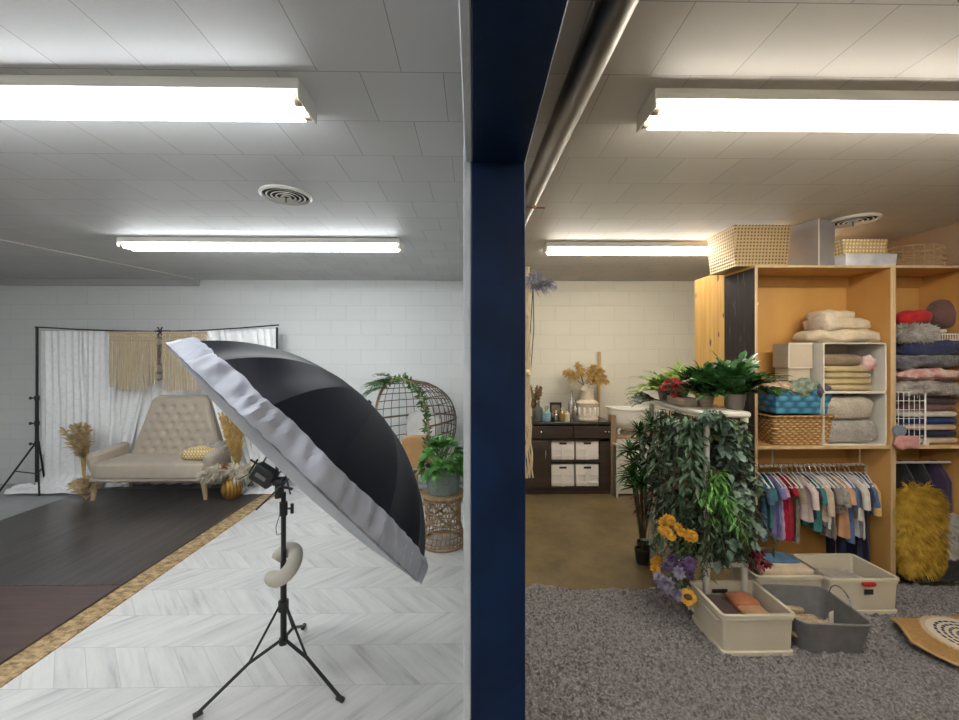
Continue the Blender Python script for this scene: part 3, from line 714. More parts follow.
m.grid(band, NR*24, 12, wrap=True); m.build('diffuser_band', 'diff', um)
m = MB()
def face(u, v):
    a = u*2*PI; r = v; p = shell(0, a); base = p*(r*1.012)
    bul = -.060*(1-r**2.2) + .008*noise.noise(Vector((math.cos(a)*r*3, math.sin(a)*r*3, 1)))
    bul -= .02*math.sin(PI*min(1, r))*math.cos(a*NR*.5)*0
    return base+nrm*bul
m.grid(face, NR*10, 24, wrap=True); m.build('diffuser_face', 'diff', um)
MB().tube([U(0, 0, DEP+.03), U(0, 0, -.26)], .0045, 8).build('shaft', 'black', um)
MB().tube([U(0, 0, DEP-.01), U(0, 0, DEP+.03)], .014, 10).build('cap', 'blackpl', um)
# bracket and flash unit
bx = thing('flash_bracket', 'black flash bracket clamped to the top of the light stand', 'flash bracket', (sx-.012, sy-.03, .97))
m = MB(); m.tube([(0, 0, 0), (0, 0, .07)], .018, 12).tube([(-.02, 0, .085), (.03, 0, .085)], .024, 12); m.build('swivel', 'blackpl', bx)
m = MB(); m.tube([(0, -.02, .07), (.085, -.03, .055)], .007, 6).tube([(.03, -.02, .065), (.035, -.02, .03)], .004, 6); m.build('tilt_lever', 'blackpl', bx)
def tilted(mb, ang, c):
    Rm = Matrix.Rotation(ang, 3, 'Y'); mb.v = [tuple(Rm @ Vector(p)+Vector(c)) for p in mb.v]; return mb
m = tilted(MB().box(-.085, -.03, -.045, .03, .035, .045, .008), math.radians(33), (-.045, -.01, .105)); m.build('flash_body', 'blackpl', bx)
m = tilted(MB().box(-.06, -.033, -.012, 0, -.029, .008, .001), math.radians(33), (-.045, -.01, .105)); m.build('label_plate', 'greypl', bx)
m = tilted(MB().tube([(-.10, 0, .05), (-.10, 0, -.03)], .005, 6).tube([(-.13, 0, .03), (-.07, 0, .03)], .005, 6), math.radians(33), (-.045, -.01, .105)); m.build('clamp_screw', 'black', bx)
MB().tube([(-.10, -.02, .15), (-.19, -.03, .105)], .003, 6).build('umbrella_rod', 'black', bx)

# ------------------------------------------------------------------ egg chair, stool, plant
ex = at(400, 400, 4.60).x; egg = thing('egg_chair', 'rattan egg chair with an open wire canopy and a leafy garland in the back corner', 'chair', (ex, 4.60, .008), math.radians(-38))
A_, B_, ZC = .45, .84, .88; ZT = 1.44; ZB = .30
def wz(z): 
    k = (z-ZC)/((ZT-ZC) if z > ZC else (ZC-ZB)); return math.sqrt(max(0, 1-abs(k)**2.3))
def eggp(phi, z): return Vector((A_*math.sin(phi)*wz(z)+ .10*(1-math.cos(phi))*0, B_*max(0, math.cos(phi))*wz(z) if abs(phi) < PI/2 else 0, z))
hp = []
for k in range(48):
    a = 2*PI*k/48; z = ZC+(ZT-ZC)*math.sin(a) if math.sin(a) > 0 else ZC+(ZC-ZB)*math.sin(a); hp.append(Vector((A_*math.copysign(abs(math.cos(a))**.87, math.cos(a)), 0, z)))
MB().tube(hp, .017, 8, closed=True).build('hoop', 'rattan', egg)
m = MB()
for k in range(1, 22):
    ph = -PI/2+PI*k/22; m.tube([eggp(ph, sv(ZB+.005, ZT-.004, j/22)) for j in range(23)], .0045, 5)
for z in (.45, .58, .70, .82, .94, 1.05, 1.15, 1.24, 1.31, 1.37):
    m.tube([eggp(-PI/2+PI*k/24, z) for k in range(25)], .006 if z not in (.94,) else .012, 5)
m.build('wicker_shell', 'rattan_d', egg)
hp2 = [eggp(PI*.22*math.sin(a*PI/24-PI/2)*0+.35, sv(ZB, ZT, a/24)) for a in range(25)]
MB().tube([(.28*math.cos(a*PI/12), .25+.25*math.sin(a*PI/12), .02) for a in range(24)], .015, 8, closed=True).build('base_ring', 'rattan', egg)
for a in (45, 135, 225, 315):
    c, s = math.cos(math.radians(a)), math.sin(math.radians(a)); MB().tube([(.28*c, .25+.25*s, .02), (.18*c, .27+.18*s, .36)], .013, 8).build('leg', 'rattan', egg)
M['cush'] = fab('off white cushion', (.66, .64, .60), .9, .2); M['tan'] = mk('tan leatherette', (.52, .29, .12), (.44, .24, .10), 6, rough=.55)
MB().blob((0, .22, .48), (.30, .22, .09), .6, e2=.7, nz=.01).build('cushion', 'cush', egg)
MB().blob((-.02, .40, .80), (.27, .08, .22), .6, e2=.6, nz=.01).build('cushion', 'cush', egg)
tp = thing('square_pillow', 'flat square tan pillow leaning at the front of the egg chair', 'pillow', (at(418, 455, 4.40).x, 4.42, .0), math.radians(-14))
m = MB(); m.blob((0, 0, 0), (.17, .03, .18), .25, e2=.3, nz=.003); m.v = [tuple(Matrix.Rotation(.12, 3, 'X') @ (Matrix.Rotation(-.12, 3, 'Y') @ Vector(p))+Vector((0, 0, .66))) for p in m.v]; m.build('pillow_body', 'tan', tp)
# garland over the hoop
gg = thing('leaf_garland', 'green leaf garland draped over the top and right side of the egg chair hoop', 'greenery', (ex, 4.60, .008), math.radians(-38)); lv, st = MB(), MB()
for k in range(46):
    a = math.radians(sv(-20, 118, k/45)); z = ZC+(ZT-ZC)*math.sin(a); q = Vector((A_*math.copysign(abs(math.cos(a))**.87, math.cos(a)), -.01, z))
    for j in range(6): lv.leaf(q+rdir(R)*.015, rdir(R), rdir(R), R.uniform(.05, .085), R.uniform(.018, .03), .2)
for k in range(7):
    d = Vector((-1, R.uniform(-.4, .2), R.uniform(-.1, .7))).normalized(); frond(lv, st, Vector((-.10, 0, ZT-.02)), d, R.uniform(.3, .42), R, 12, .018, .09, .35)
lv.build('foliage', 'leaf_dark', gg); st.build('stems', 'stem', gg)
pp_ = thing('palm_spray', 'pale green palm fronds arching left of the egg chair top', 'greenery', (at(388, 385, 4.7).x, 4.70, 1.34)); lv, st = MB(), MB()
for k in range(9): frond(lv, st, Vector((0, 0, 0)), Vector((-1, R.uniform(-.3, .3), R.uniform(-.1, .8))).normalized(), R.uniform(.28, .40), R, 16, .014, .11, .5)
lv.build('foliage', 'leaf_bright', pp_); st.build('stems', 'stem', pp_)
# stool
sc0 = fl(443, 543); stool = thing('rattan_stool', 'open woven rattan stool under the potted plant beside the blue post', 'stool', (sc0.x, sc0.y, .008))
m = MB(); HS = .46
def rs(z): k = z/HS; return .195-.045*math.sin(PI*min(1, max(0, (k-.15)/.85)))**1.0 + .0*k
for k in range(30): 
    a = 2*PI*k/30; m.tube([(rs(z)*math.cos(a+z*1.1), rs(z)*math.sin(a+z*1.1), z) for z in [HS*j/10 for j in range(11)]], .0045, 5)
m.build('wicker_body', 'rattan', stool)
m = MB()
for z in (.05, .10, .15, .38, .42): m.tube([(rs(z)*1.01*math.cos(k*PI/16), rs(z)*1.01*math.sin(k*PI/16), z) for k in range(32)], .006, 5, closed=True)
for s in (0, 1, 2): m.tube([(rs(.26)*1.04*math.cos(k*PI/16), rs(.26)*1.04*math.sin(k*PI/16), .26+.06*math.sin(k*PI/8+s*2)) for k in range(32)], .010, 6, closed=True)
m.build('wrapped_bands', 'rattan', stool)
for z, r in ((.012, .20), (HS-.01, .19)): MB().tube([(r*math.cos(k*PI/18), r*math.sin(k*PI/18), z) for k in range(36)], .014, 8, closed=True).build('ring', 'rattan', stool)
m = MB(); m.lathe([(.001, HS-.008), (.185, HS-.008), (.185, HS+.004), (.001, HS+.004)], n=32, caps=False); m.build('seat', 'rattan', stool)
pt = thing('potted_plant', 'lobed green leaf plant in a grey green felt pot on the rattan stool', 'potted plant', (sc0.x, sc0.y, HS+.013))
m = MB(); pot(m, .145, .165, .24); m.build('pot', 'greypot', pt); lv, st = MB(), MB()
for k in range(72):
    a = R.uniform(0, 2*PI); el = R.uniform(-.15, 1.25); d = Vector((math.cos(a)*math.cos(el), math.sin(a)*math.cos(el), math.sin(el))); q = Vector((0, 0, .22))+Vector((d.x*.17, d.y*.17, d.z*.22)); st.tube([Vector((0, 0, .18)), q], .0035, 4, caps=False)
    nn = (Vector((0, 0, 1))+rdir(R)*.5).normalized(); ax = (d+Vector((0, 0, -.3))).normalized()
    for j in range(5):
        b_ = ax.copy(); b_.rotate(Matrix.Rotation((j-2)*.55, 3, nn)); lv.leaf(q, b_, nn, R.uniform(.07, .10), .05, .35)
lv.build('foliage', 'leaf_bright', pt); st.build('stems', 'leaf_bright', pt)

# ================================================================== storage side
# ------------------------------------------------------------------ plywood cabinets
CY, CD = 2.92, .36; CX0 = at(755, 400, CY).x; CX1 = at(893, 400, CY).x; CH = at(800, 265, CY).z; CX2 = XR-.01
SH = at(800, 446, CY).z
def cabinet(label, x0, x1, lm, rm):
    t = thing('plywood_cabinet', label, 'cabinet', (x0, CY, 0)); W = x1-x0; e = .019
    MB().box(0, .002, 0, e, CD, CH-e, .001).build('side_panel', lm, t)
    MB().box(W-e, .002, 0, W, CD, CH-e, .001).build('side_panel', rm, t)
    MB().box(0, .002, CH-e, W, CD, CH, .001).build('top_panel', 'ply', t)
    MB().box(e, CD-.008, 0, W-e, CD, CH-e).build('back_panel', 'ply', t)
    MB().box(e, CD-.03, CH-.10, W-e, CD-.008, CH-e).build('rail', 'ply', t)
    MB().box(e, .004, SH-.022, W-e, CD-.008, SH, .001).build('shelf', 'ply', t)
    m = MB(); 
    for a in (0, W-e): m.box(a, -.002, 0, a+e, .004, CH, .001)
    m.box(e, -.002, CH-e, W-e, .004, CH, .001).box(e, 0, SH-.024, W-e, .005, SH, .001); m.build('edge_band', 'plyedge', t)
    return t
c1 = cabinet('tall open plywood cabinet with a dark painted left side, holding baskets and hanging baby clothes', CX0, CX1, 'darkpaint', 'ply')
m = MB().box(.0, 0, 0, .05, .012, .018, .003); o = m.build('paper_scrap', 'whitepl', loc=(CX0+.225, CY+CD-.021, at(784, 304, CY+.3).z)); tag(o, 'small torn white paper stuck on the cabinet back panel', 'paper scrap')
c2 = cabinet('open plywood cabinet at the right picture edge, packed with fur and textiles', CX1+.002, CX2, 'ply', 'ply')
PXY = CY+CD+.004; pt2 = thing('pine_cabinet', 'knotty pine cabinet standing behind the dark painted cabinet side', 'cabinet', (CX0+.0, PXY, 0)); Wp = .9; hp_ = at(697, 280, PXY+.42).z
MB().box(0, 0, 0, .02, .44, hp_, .002).build('side_panel', 'pine', pt2); MB().box(.02, .42, 0, Wp, .44, hp_, .002).build('back_panel', 'pine', pt2)
MB().box(.02, 0, hp_-.02, Wp, .42, hp_, .002).build('top_panel', 'pine', pt2); MB().box(Wp-.02, 0, 0, Wp, .42, hp_-.02, .002).build('side_panel', 'pine', pt2)

# boxes on top
def perf(name, c, hole, kx, inner):
    t = NT(name); o = t.xyz(); h = t.ma('ADD', o[0], o[1]); z = o[2]
    a = t.ma('ADD', h, z); b = t.ma('SUBTRACT', h, z)
    f = t.ma('MULTIPLY', t.ma('SINE', t.ma('MULTIPLY', a, kx)), t.ma('SINE', t.ma('MULTIPLY', b, kx)))
    t.col(t.ramp(f, [(.35, c), (.42, hole)])); t.p(Roughness=.4, Metallic=inner); t.bump(f, .5, .006); return t.m
M['perf'] = perf('perforated tan basket', (.52, .38, .20), (.14, .09, .04), 125, .25)
M['perf2'] = perf('perforated gold tray', (.60, .42, .18), (.9, .82, .62), 120, .2)
zt_ = CH+.001
t = thing('perforated_basket', 'large tan perforated box on the left corner of the cabinet top', 'storage box', (at(766, 260, CY+.17).x-.12, CY+.215, zt_))
m = MB(); tub(m, .40, .33, .43, .36, .305, .006, .008, .003, .01, n=2); m.build('body', 'perf', t)
MB().loft([rrect(.36, .30, .01, .20, 2), rrect(.36, .30, .01, .27, 2)]).build('lining', 'plyedge', t)
t = thing('silver_box', 'tall grey silver box turned corner forward between the perforated boxes', 'storage box', (at(815, 240, CY+.16).x-.025, CY+.17, zt_), math.radians(20))
M['silver'] = mk('brushed silver card', (.42, .41, .42), (.33, .32, .34), 3, rough=.35, metal=.5)
m = MB(); tub(m, .20, .22, .20, .22, .355, .004, .004, .001, .006, n=1); m.build('body', 'silver', t)
for a, b in ((-1, -1),): MB().box(a*.1-.004, b*.11-.004, 0, a*.1+.004, b*.11+.004, .357, .001).build('corner_strip', 'whitepl', t)
t = thing('marbled_tray', 'low white and silver marbled box under the gold perforated tray', 'storage box', (at(862, 260, CY+.1).x-.02, CY+.13, zt_))
M['marble'] = mk('marbled silver', (.72, .72, .74), (.42, .44, .50), 6, rough=.3)
m = MB(); tub(m, .38, .24, .39, .25, .085, .005, .006, .002, .008, n=2); m.build('body', 'marble', t)
t = thing('gold_tray', 'small gold perforated tray on top of the marbled silver box', 'storage box', (at(858, 240, CY+.1).x-.02, CY+.13, zt_+.087))
m = MB(); tub(m, .33, .21, .34, .22, .11, .005, .006, .002, .008, n=2); m.build('body', 'perf2', t)
t = thing('wire_basket', 'low oval gold wire basket on top of the right hand cabinet', 'basket', (at(921, 250, CY+.12).x, CY+.17, zt_))
def oval(a, b, z, n=32): return [(a*math.cos(2*PI*k/n), b*math.sin(2*PI*k/n), z) for k in range(n)]
MB().tube(oval(.19, .13, .17), .006, 6, closed=True).build('rim', 'rattan', t)
m = MB()
for a, b, z in ((.195, .135, .13), (.20, .14, .09), (.20, .14, .05), (.19, .13, .005)): m.tube(oval(a, b, z), .004, 6, closed=True)
for k in range(18):
    a = 2*PI*k/18+.2; c, s = math.cos(a), math.sin(a); m.tube([(.19*c, .13*s, .17), (.20*c, .14*s, .09), (.19*c, .13*s, .005), (0, 0, .005)], .003, 5)
m.build('wires', 'rattan', t)

# ------------------------------------------------------------------ first cabinet, shelf contents
S0 = SH+.001
def shelf_thing(nm, label, cat, px, dy, z, rz=0, group=None):
    return thing(nm, label, cat, (at(px, 440, CY+dy).x, CY+dy, z), rz, group)
M['wick'] = weave('honey wicker', (.66, .42, .17), (.26, .13, .04), 130, 170, bump=.8)
M['bluew'] = weave('blue woven strip', (.09, .34, .52), (.03, .12, .22), 62, 68, rough=.4, bump=.5)
t = shelf_thing('wicker_basket', 'honey wicker basket at the bottom left of the cabinet shelf, under the blue one', 'basket', 790, .15, S0)
BW = (at(823, 440, CY+.01).x-at(760, 440, CY+.01).x)
m = MB(); tub(m, BW*.90, .24, BW*.97, .27, .215, .010, .03, .004, .012); m.build('body', 'wick', t)
MB().tube([(p[0], p[1], .218+.012*math.cos(p[0]*9)) for p in rrect(BW*.985, .282, .035, 0, 5)], .010, 6, closed=True).build('rim', 'wick', t)
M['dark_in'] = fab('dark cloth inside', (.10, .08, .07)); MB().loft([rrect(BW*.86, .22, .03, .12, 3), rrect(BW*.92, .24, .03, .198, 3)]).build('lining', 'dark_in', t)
t = shelf_thing('woven_basket', 'blue woven strap basket stacked on the wicker basket', 'basket', 791, .15, S0+.232)
m = MB(); tub(m, BW*.84, .22, BW*.93, .25, .185, .006, .012, .004, .012, n=2); m.build('body', 'bluew', t)
def cloth_blob(nm, label, cat, loc, r, mat, nz=.02, nf=14, e=.8, seed=0, group=None, rz=0, nu=44, nv=26, cen=None):
    m = MB(); m.blob((0, 0, r[2]), r, e, nz, nf, nu, nv, seed, e2=e); o = m.build(nm, mat, loc=loc); o.rotation_euler = (0, 0, rz); return tag(o, label, cat, group)
def F_(n, c, **k): M[n] = fab(n, c, **k); return n
tz = S0+.232+.125
tx = t.location.x
cloth_blob('scarf', 'cream and rust knitted scarf spilling from the left of the blue basket', 'scarf', (tx-.11, CY+.13, tz), (.10, .10, .055), mk('knit', (.66, .50, .36), (.45, .28, .18), 30, rough=.9, bump=.8, bsc=60), .03, 22, seed=2)
cloth_blob('scarf', 'sage green knitted scarf in the middle of the blue basket', 'scarf', (tx+.01, CY+.06, tz+.005), (.10, .05, .065), mk('knit sage', (.32, .38, .27), (.18, .23, .17), 30, rough=.9, bump=.8, bsc=60), .03, 22, seed=4)
cloth_blob('scarf', 'dark grey purple cloth at the right of the blue basket', 'scarf', (tx+.14, CY+.04, tz), (.05, .035, .05), F_('greypurple', (.10, .085, .11)), .02, 20, seed=6)
# beige lidded box
qx0 = at(823, 440, CY+.012).x; bxl = at(789, 360, CY+.08).x; zlb = S0+.232+.187
t = thing('lidded_box', 'beige cardboard box with lid standing on the right of the blue basket', 'storage box', ((bxl+qx0)/2-.012, CY+.16, zlb)); hb = at(800, 343, CY+.08).z-zlb; hwb = (qx0-bxl)/2-.016
M['card'] = mk('beige card', (.56, .47, .35), (.50, .41, .30), 4, rough=.7); M['card_l'] = mk('cream card edge', (.74, .69, .58), rough=.6)
MB().box(-hwb, -.07, 0, hwb, .07, hb-.06, .003).build('body', 'card', t); m = MB().box(-hwb-.010, -.08, hb*.45, hwb+.010, .08, hb, .004); m.build('lid', 'card', t)
m = MB(); m.box(-hwb-.011, -.083, hb*.44, hwb+.011, -.079, hb*.44+.01).box(-hwb-.011, -.083, hb-.01, hwb+.011, -.079, hb+.002).box(-hwb-.011, -.083, hb*.44, -hwb-.002, -.079, hb); m.build('lid_trim', 'card_l', t)
# two white cubes
qx0, qx1 = at(823, 440, CY+.012).x, at(886, 440, CY+.012).x; QW = qx1-qx0; q1 = at(850, 392, CY+.01).z; q2 = at(850, 343, CY+.01).z
def cube(label, z0, z1):
    t = thing('storage_cube', label, 'storage cube', ((qx0+qx1)/2, CY+.012, z0), 0, 'white open storage cubes'); W = QW/2; h = z1-z0; e = .007; D = .30
    for a, b in (((-W, 0, 0), (W, D, e)), ((-W, 0, h-e), (W, D, h)), ((-W, 0, e), (-W+e, D, h-e)), ((W-e, 0, e), (W, D, h-e))): MB().box(*a, *b).build('panel', 'whitepl', t)
    MB().box(-W+e, D-.006, e, W-e, D, h-e).build('back_panel', 'card', t)
    MB().tube([(p[0], -.002, p[1]+h/2) for p in rrect(QW-.006, h-.006, .02, 0, 4)], .0055, 6, closed=True).build('front_frame', 'card_l', t); return t
k1 = cube('lower white open cube with two fluffy white blankets in the plywood cabinet', S0, q1-.004); k2 = cube('upper white open cube with folded mustard and taupe cloths', q1-.002, q2)
def folded(label, x, y, z, w, d, h, mat, layers=1, seed=0, cat='folded cloth', group=None, nm='folded_cloth', nz=.006, rz=0):
    m = MB(); lh = h/layers
    for k in range(layers):
        ww = w*(1-.05*((k*7+seed) % 3)); m.blob(((((k*5+seed) % 3)-1)*.006, 0, lh*(k+.5)), (ww/2, d/2, lh*.53), .35, nz*.7, 9, 36, 12, seed+k, e2=.55)
    o = m.build(nm, mat, loc=(x, y, z)); o.rotation_euler = (0, 0, rz); return tag(o, label, cat, group)
cx = (qx0+qx1)/2; zi = q1+.006
F_('mustard', (.55, .43, .22)); F_('taupe', (.28, .20, .13)); F_('creamfur', (.66, .58, .46), bsc=70, bump=1.2, dist=.02); F_('snow', (.62, .58, .52), bsc=60, bump=1.5, dist=.03); F_('creamk', (.72, .60, .42), bsc=50, bump=.9)
hh = q2-q1
for k in range(4): folded(['lowest', 'second', 'third', 'topmost'][k]+' of the four folded mustard cloths in the upper white cube', cx-.015, CY+.14, zi+k*hh*.125, QW*.86, .22, hh*.135, 'mustard', 1, k, group='mustard cloths in the upper cube')
folded('folded taupe cloth on the mustard cloths in the upper white cube', cx-.04, CY+.15, zi+hh*.51, QW*.70, .20, hh*.24, 'taupe', 1, 3)
cloth_blob('knit_cloth', 'crumpled pink white and red knit at the right of the upper white cube', 'cloth', (cx+.15, CY+.07, zi+hh*.42), (.045, .05, .055), mk('pink knit', (.75, .62, .58), (.45, .10, .10), 12, rough=.9), .02, 20, seed=3)
hl_ = q1-S0; 
cloth_blob('fluffy_blanket', 'lower fluffy white blanket in the lower white cube', 'blanket', (cx, CY+.14, S0+.008), (QW*.46, .12, hl_*.22), 'snow', .012, 16, .45, 2, group='fluffy white blankets in the lower cube')
cloth_blob('fluffy_blanket', 'upper fluffy cream blanket in the lower white cube', 'blanket', (cx-.01, CY+.14, S0+.008+hl_*.44), (QW*.43, .12, hl_*.22), 'creamfur', .014, 16, .5, 5, group='fluffy white blankets in the lower cube')
folded('dark grey cloth on top of the fluffy blankets in the lower cube', cx-.05, CY+.2, S0+hl_*.885, QW*.5, .12, hl_*.08, 'greypurple', 1, 3)
# pile on the cubes
zq_ = q2+.001
cloth_blob('knit_blanket', 'wide cream knitted blanket at the bottom of the pile on the white cubes', 'blanket', (cx-.02, CY+.15, zq_), (QW*.57, .15, .052), 'creamk', .024, 11, .6, 1)
cloth_blob('knit_blanket', 'folded cream blanket in the middle of the pile on the white cubes', 'blanket', (cx+.0, CY+.16, zq_+.095), (QW*.42, .13, .050), 'creamk', .018, 12, .5, 2)
cloth_blob('knit_blanket', 'small folded cream cloth on top of the pile on the white cubes', 'blanket', (cx-.05, CY+.17, zq_+.185), (QW*.29, .11, .034), 'creamk', .014, 14, .5, 3)
cloth_blob('lace_bundle', 'pale lacy bundle at the left of the blanket pile on the white cubes', 'cloth', (cx-.15, CY+.12, zq_+.080), (.060, .10, .078), fab('lacy bundle', (.74, .62, .48), .7, 1, 50), .012, 25, .7, 4)

# ------------------------------------------------------------------ rod, hangers and baby clothes
RY = CY+.185; RZ = at(800, 466, RY).z
rx0, rx1 = CX0+.02, at(866, 460, RY).x
rod = thing('clothes_rod', 'cream clothes rod with a bent right end in the plywood cabinet', 'rod', (rx0, RY, RZ))
MB().tube([(0, 0, 0), (rx1-rx0-.03, 0, 0.012), (rx1-rx0, 0, .0), (rx1-rx0+.008, 0, -.10)], .011, 10).build('bar', 'cream', rod)
for hx4 in (.25, rx1-rx0-.05): MB().tube([(hx4, .0, .01), (hx4, .0, SH-.022-RZ)], .005, 6).build('hook', 'cream', rod)
M['hangerw'] = mk('white hanger plastic', (.80, .80, .80), rough=.35)
h0 = thing('clothes_hanger', "white child's hanger on the cream rod, one of the close row of hangers", 'hanger', (rx0+.05, RY, RZ), 0, 'white hangers on the cabinet rod')
MB().tube([(0, .018*math.cos(a), .0+.018*math.sin(a)) for a in [math.radians(200-k*25) for k in range(10)]]+[(0, 0, -.035), (0, 0, -.05)], .003, 5).build('hook', 'chrome', h0)
MB().tube([(0, 0, -.05), (0, -.06, -.068), (0, -.145, -.115), (0, -.15, -.122), (0, -.14, -.126), (0, .14, -.126), (0, .15, -.122), (0, .145, -.115), (0, .06, -.068), (0, 0, -.05)], .0042, 6).build('frame', 'hangerw', h0)
def copy_tree(o, parent=None):
    c = o.copy(); C.objects.link(c); c.parent = parent
    for ch in [x for x in bpy.data.objects if x.parent == o]: copy_tree(ch, c)
    return c
CL = {}
def clf(n, c, c2=None, s=14, **k): M[n] = mk(n, c, c2 or tuple(x*.7 for x in c), s, rough=.85, bump=.3, bsc=50, **k); return n
for n, c, c2, s in (('denim', (.05, .12, .22), (.09, .19, .30), 20), ('ivory', (.70, .66, .58), (.56, .52, .46), 25), ('lav', (.25, .18, .42), (.14, .22, .45), 14), ('lilac', (.42, .30, .48), (.55, .42, .52), 20),
                    ('scarlet', (.45, .01, .04), (.30, .01, .03), 12), ('khaki', (.20, .17, .10), (.30, .26, .18), 20), ('floral', (.42, .38, .34), (.22, .20, .18), 40), ('pinkc', (.66, .52, .52), (.72, .62, .60), 30),
                    ('teal', (.03, .17, .18), (.05, .24, .24), 10), ('oat', (.58, .47, .36), (.46, .36, .27), 10), ('whitec', (.74, .73, .70), (.6, .6, .6), 20), ('greyc', (.30, .28, .27), (.22, .2, .2), 10),
                    ('peach', (.66, .36, .20), (.55, .28, .15), 10), ('blue', (.06, .12, .26), (.1, .18, .34), 10), ('navyc', (.012, .016, .04), (.02, .03, .07), 10), ('navyfl', (.02, .022, .06), (.04, .04, .09), 60),
                    ('gold', (.55, .33, .08), (.7, .5, .25), 30), ('darkc', (.02, .018, .02), (.04, .035, .04), 10), ('royal', (.01, .03, .12), (.02, .05, .17), 8)): clf(n, c, c2, s)
def garment(nm, label, x, w, l, mat, sl=.12, flare=1.15, ruffle=0, seed=0, rz=0, th=.014, legs=False, trim=None, cat='baby clothes'):
    RR = random.Random(seed); t = thing(nm, label, cat, (x, RY, RZ), rz, 'baby clothes on the cabinet rod')
    def fn(u, v):
        a = u*2*PI; top = .10
        if v < .12: ww = sv(.045, w, (v/.12)**.8); z = -top+.03-(.055)*(v/.12)
        else: k = (v-.12)/.88; ww = w*sv(1-.12*math.sin(PI*min(1, k*1.3)), flare, k); z = -top-.025-(l-.05)*k
        s = math.sin(a); c = math.cos(a); k2 = max(0, (v-.12)/.88)
        f = .012*k2*math.sin(s*9+seed)+.006*math.sin(s*23+seed*2)*k2
        tt = th*(1+.6*k2)
        if ruffle: tt += .012*abs(math.sin(v*PI*ruffle)); f += .006*math.sin(s*40)*abs(math.sin(v*PI*ruffle))
        return (c*tt+f, s*ww, z+.006*math.sin(s*14+seed)*k2)
    if legs:
        m = MB(); m.grid(lambda u, v: (fn(u, v*.45)), 28, 8, wrap=True)
        ze = fn(0, .45)[2]
        for sg in (-1, 1): m.loft([[(math.cos(a)*(th+.006), sg*w*.52+math.sin(a)*w*sv(.5, .36, k/6)-sg*.0, sv(ze, -.10-l, k/6)) for a in [2*PI*i/12 for i in range(12)]] for k in range(7)])
        m.build('body', mat, t)
    else: MB().grid(fn, 36, 26, wrap=True).build('body', mat, t)
    if sl:
        for sg in (-1, 1):
            MB().tube([(0, sg*w*.80, -.115), (.004, sg*(w+.02), -.16), (.008, sg*(w+.03), -.125-sl)], [.024, .026, .024], 10).build('sleeve', trim or mat, t)
    return t
gl = [  # kind, colour phrase, w, l, mat, sleeve, ruffle, legs
 ('shirt', 'denim blue baby shirt at the left end of the rod', .12, .42, 'denim', .12, 0, 0, None),
 ('romper', 'ivory ruffled baby dress near the left end of the rod', .10, .44, 'ivory', 0, 7, 0, None),
 ('shirt', 'dark teal baby top between the ivory and purple dresses', .11, .34, 'teal', .1, 0, 0, None),
 ('dress', 'purple and blue tiered baby dress left of the red dress', .12, .43, 'lav', .08, 5, 0, None),
 ('dress', 'pale lilac baby dress directly left of the red dress', .11, .42, 'lilac', .07, 6, 0, None),
 ('dress', 'bright red ruffled baby dress on the rod', .12, .43, 'scarlet', .0, 8, 0, None),
 ('dress', 'second deep red baby dress behind the bright red one', .10, .40, 'scarlet', .06, 0, 0, None),
 ('romper', 'khaki brown baby romper right of the red dress', .12, .38, 'khaki', .10, 0, 0, None),
 ('trousers', 'grey floral baby trousers with two legs', .10, .44, 'floral', 0, 0, 1, None),
 ('shirt', 'pale pink sleeved baby shirt right of the floral trousers', .12, .30, 'pinkc', .16, 0, 0, None),
 ('shirt', 'dark baby top in the middle of the rod', .11, .28, 'darkc', .1, 0, 0, None),
 ('shirt', 'teal baby shirt left of the oatmeal sweater', .12, .36, 'teal', .12, 0, 0, None),
 ('sweater', 'oatmeal baby sweater with long sleeves', .14, .28, 'oat', .2, 0, 0, None),
 ('romper', 'white puffy baby romper in the middle right of the rod', .12, .34, 'whitec', .0, 4, 0, None),
 ('shirt', 'grey baby shirt behind the white puffy romper', .12, .42, 'greyc', .12, 0, 0, None),
 ('shirt', 'grey white striped baby shirt right of the white puffy romper', .13, .24, 'floral', .14, 0, 0, None),
 ('romper', 'peach baby romper with short sleeves', .13, .41, 'peach', .12, 0, 0, None),
 ('trousers', 'black baby trousers reaching the white bin', .10, .60, 'navyc', 0, 0, 1, None),
 ('shirt', 'mid blue baby shirt right of the peach romper', .13, .44, 'blue', .14, 0, 0, None),
 ('shirt', 'ivory baby top near the right end of the rod', .13, .28, 'ivory', .16, 0, 0, None),
 ('shirt', 'white baby shirt near the right end of the rod', .12, .42, 'whitec', .1, 0, 0, None),
 ('dress', 'long navy floral dress reaching down into the white bin', .13, .62, 'navyfl', .1, 0, 0, None),
 ('shirt', 'steel blue baby shirt near the bent end of the rod', .14, .24, 'blue', .14, 0, 0, None),
 ('jacket', 'royal blue and gold baby jacket at the bent rod end', .15, .24, 'royal', .2, 0, 0, 'gold'),
]
n_ = len(gl); first = True
for i, (nm, lb, ww, ll_, mt, sl, rf, lg, tr) in enumerate(gl):
    x = sv(rx0+.10, rx1-.015, i/(n_-1)) + R.uniform(-.006, .006); rz = math.radians(R.uniform(-16, 6)-(14 if i > n_-4 else 0))
    garment('baby_'+nm, lb, x, ww, ll_*1.07, mt, sl, 1.1, rf, i, rz, legs=bool(lg), trim=tr)
    hn = h0 if i == 0 else copy_tree(h0); hn.location = (x, RY, RZ); hn.rotation_euler = (0, 0, rz); hn['label'] = 'white hanger carrying the '+lb

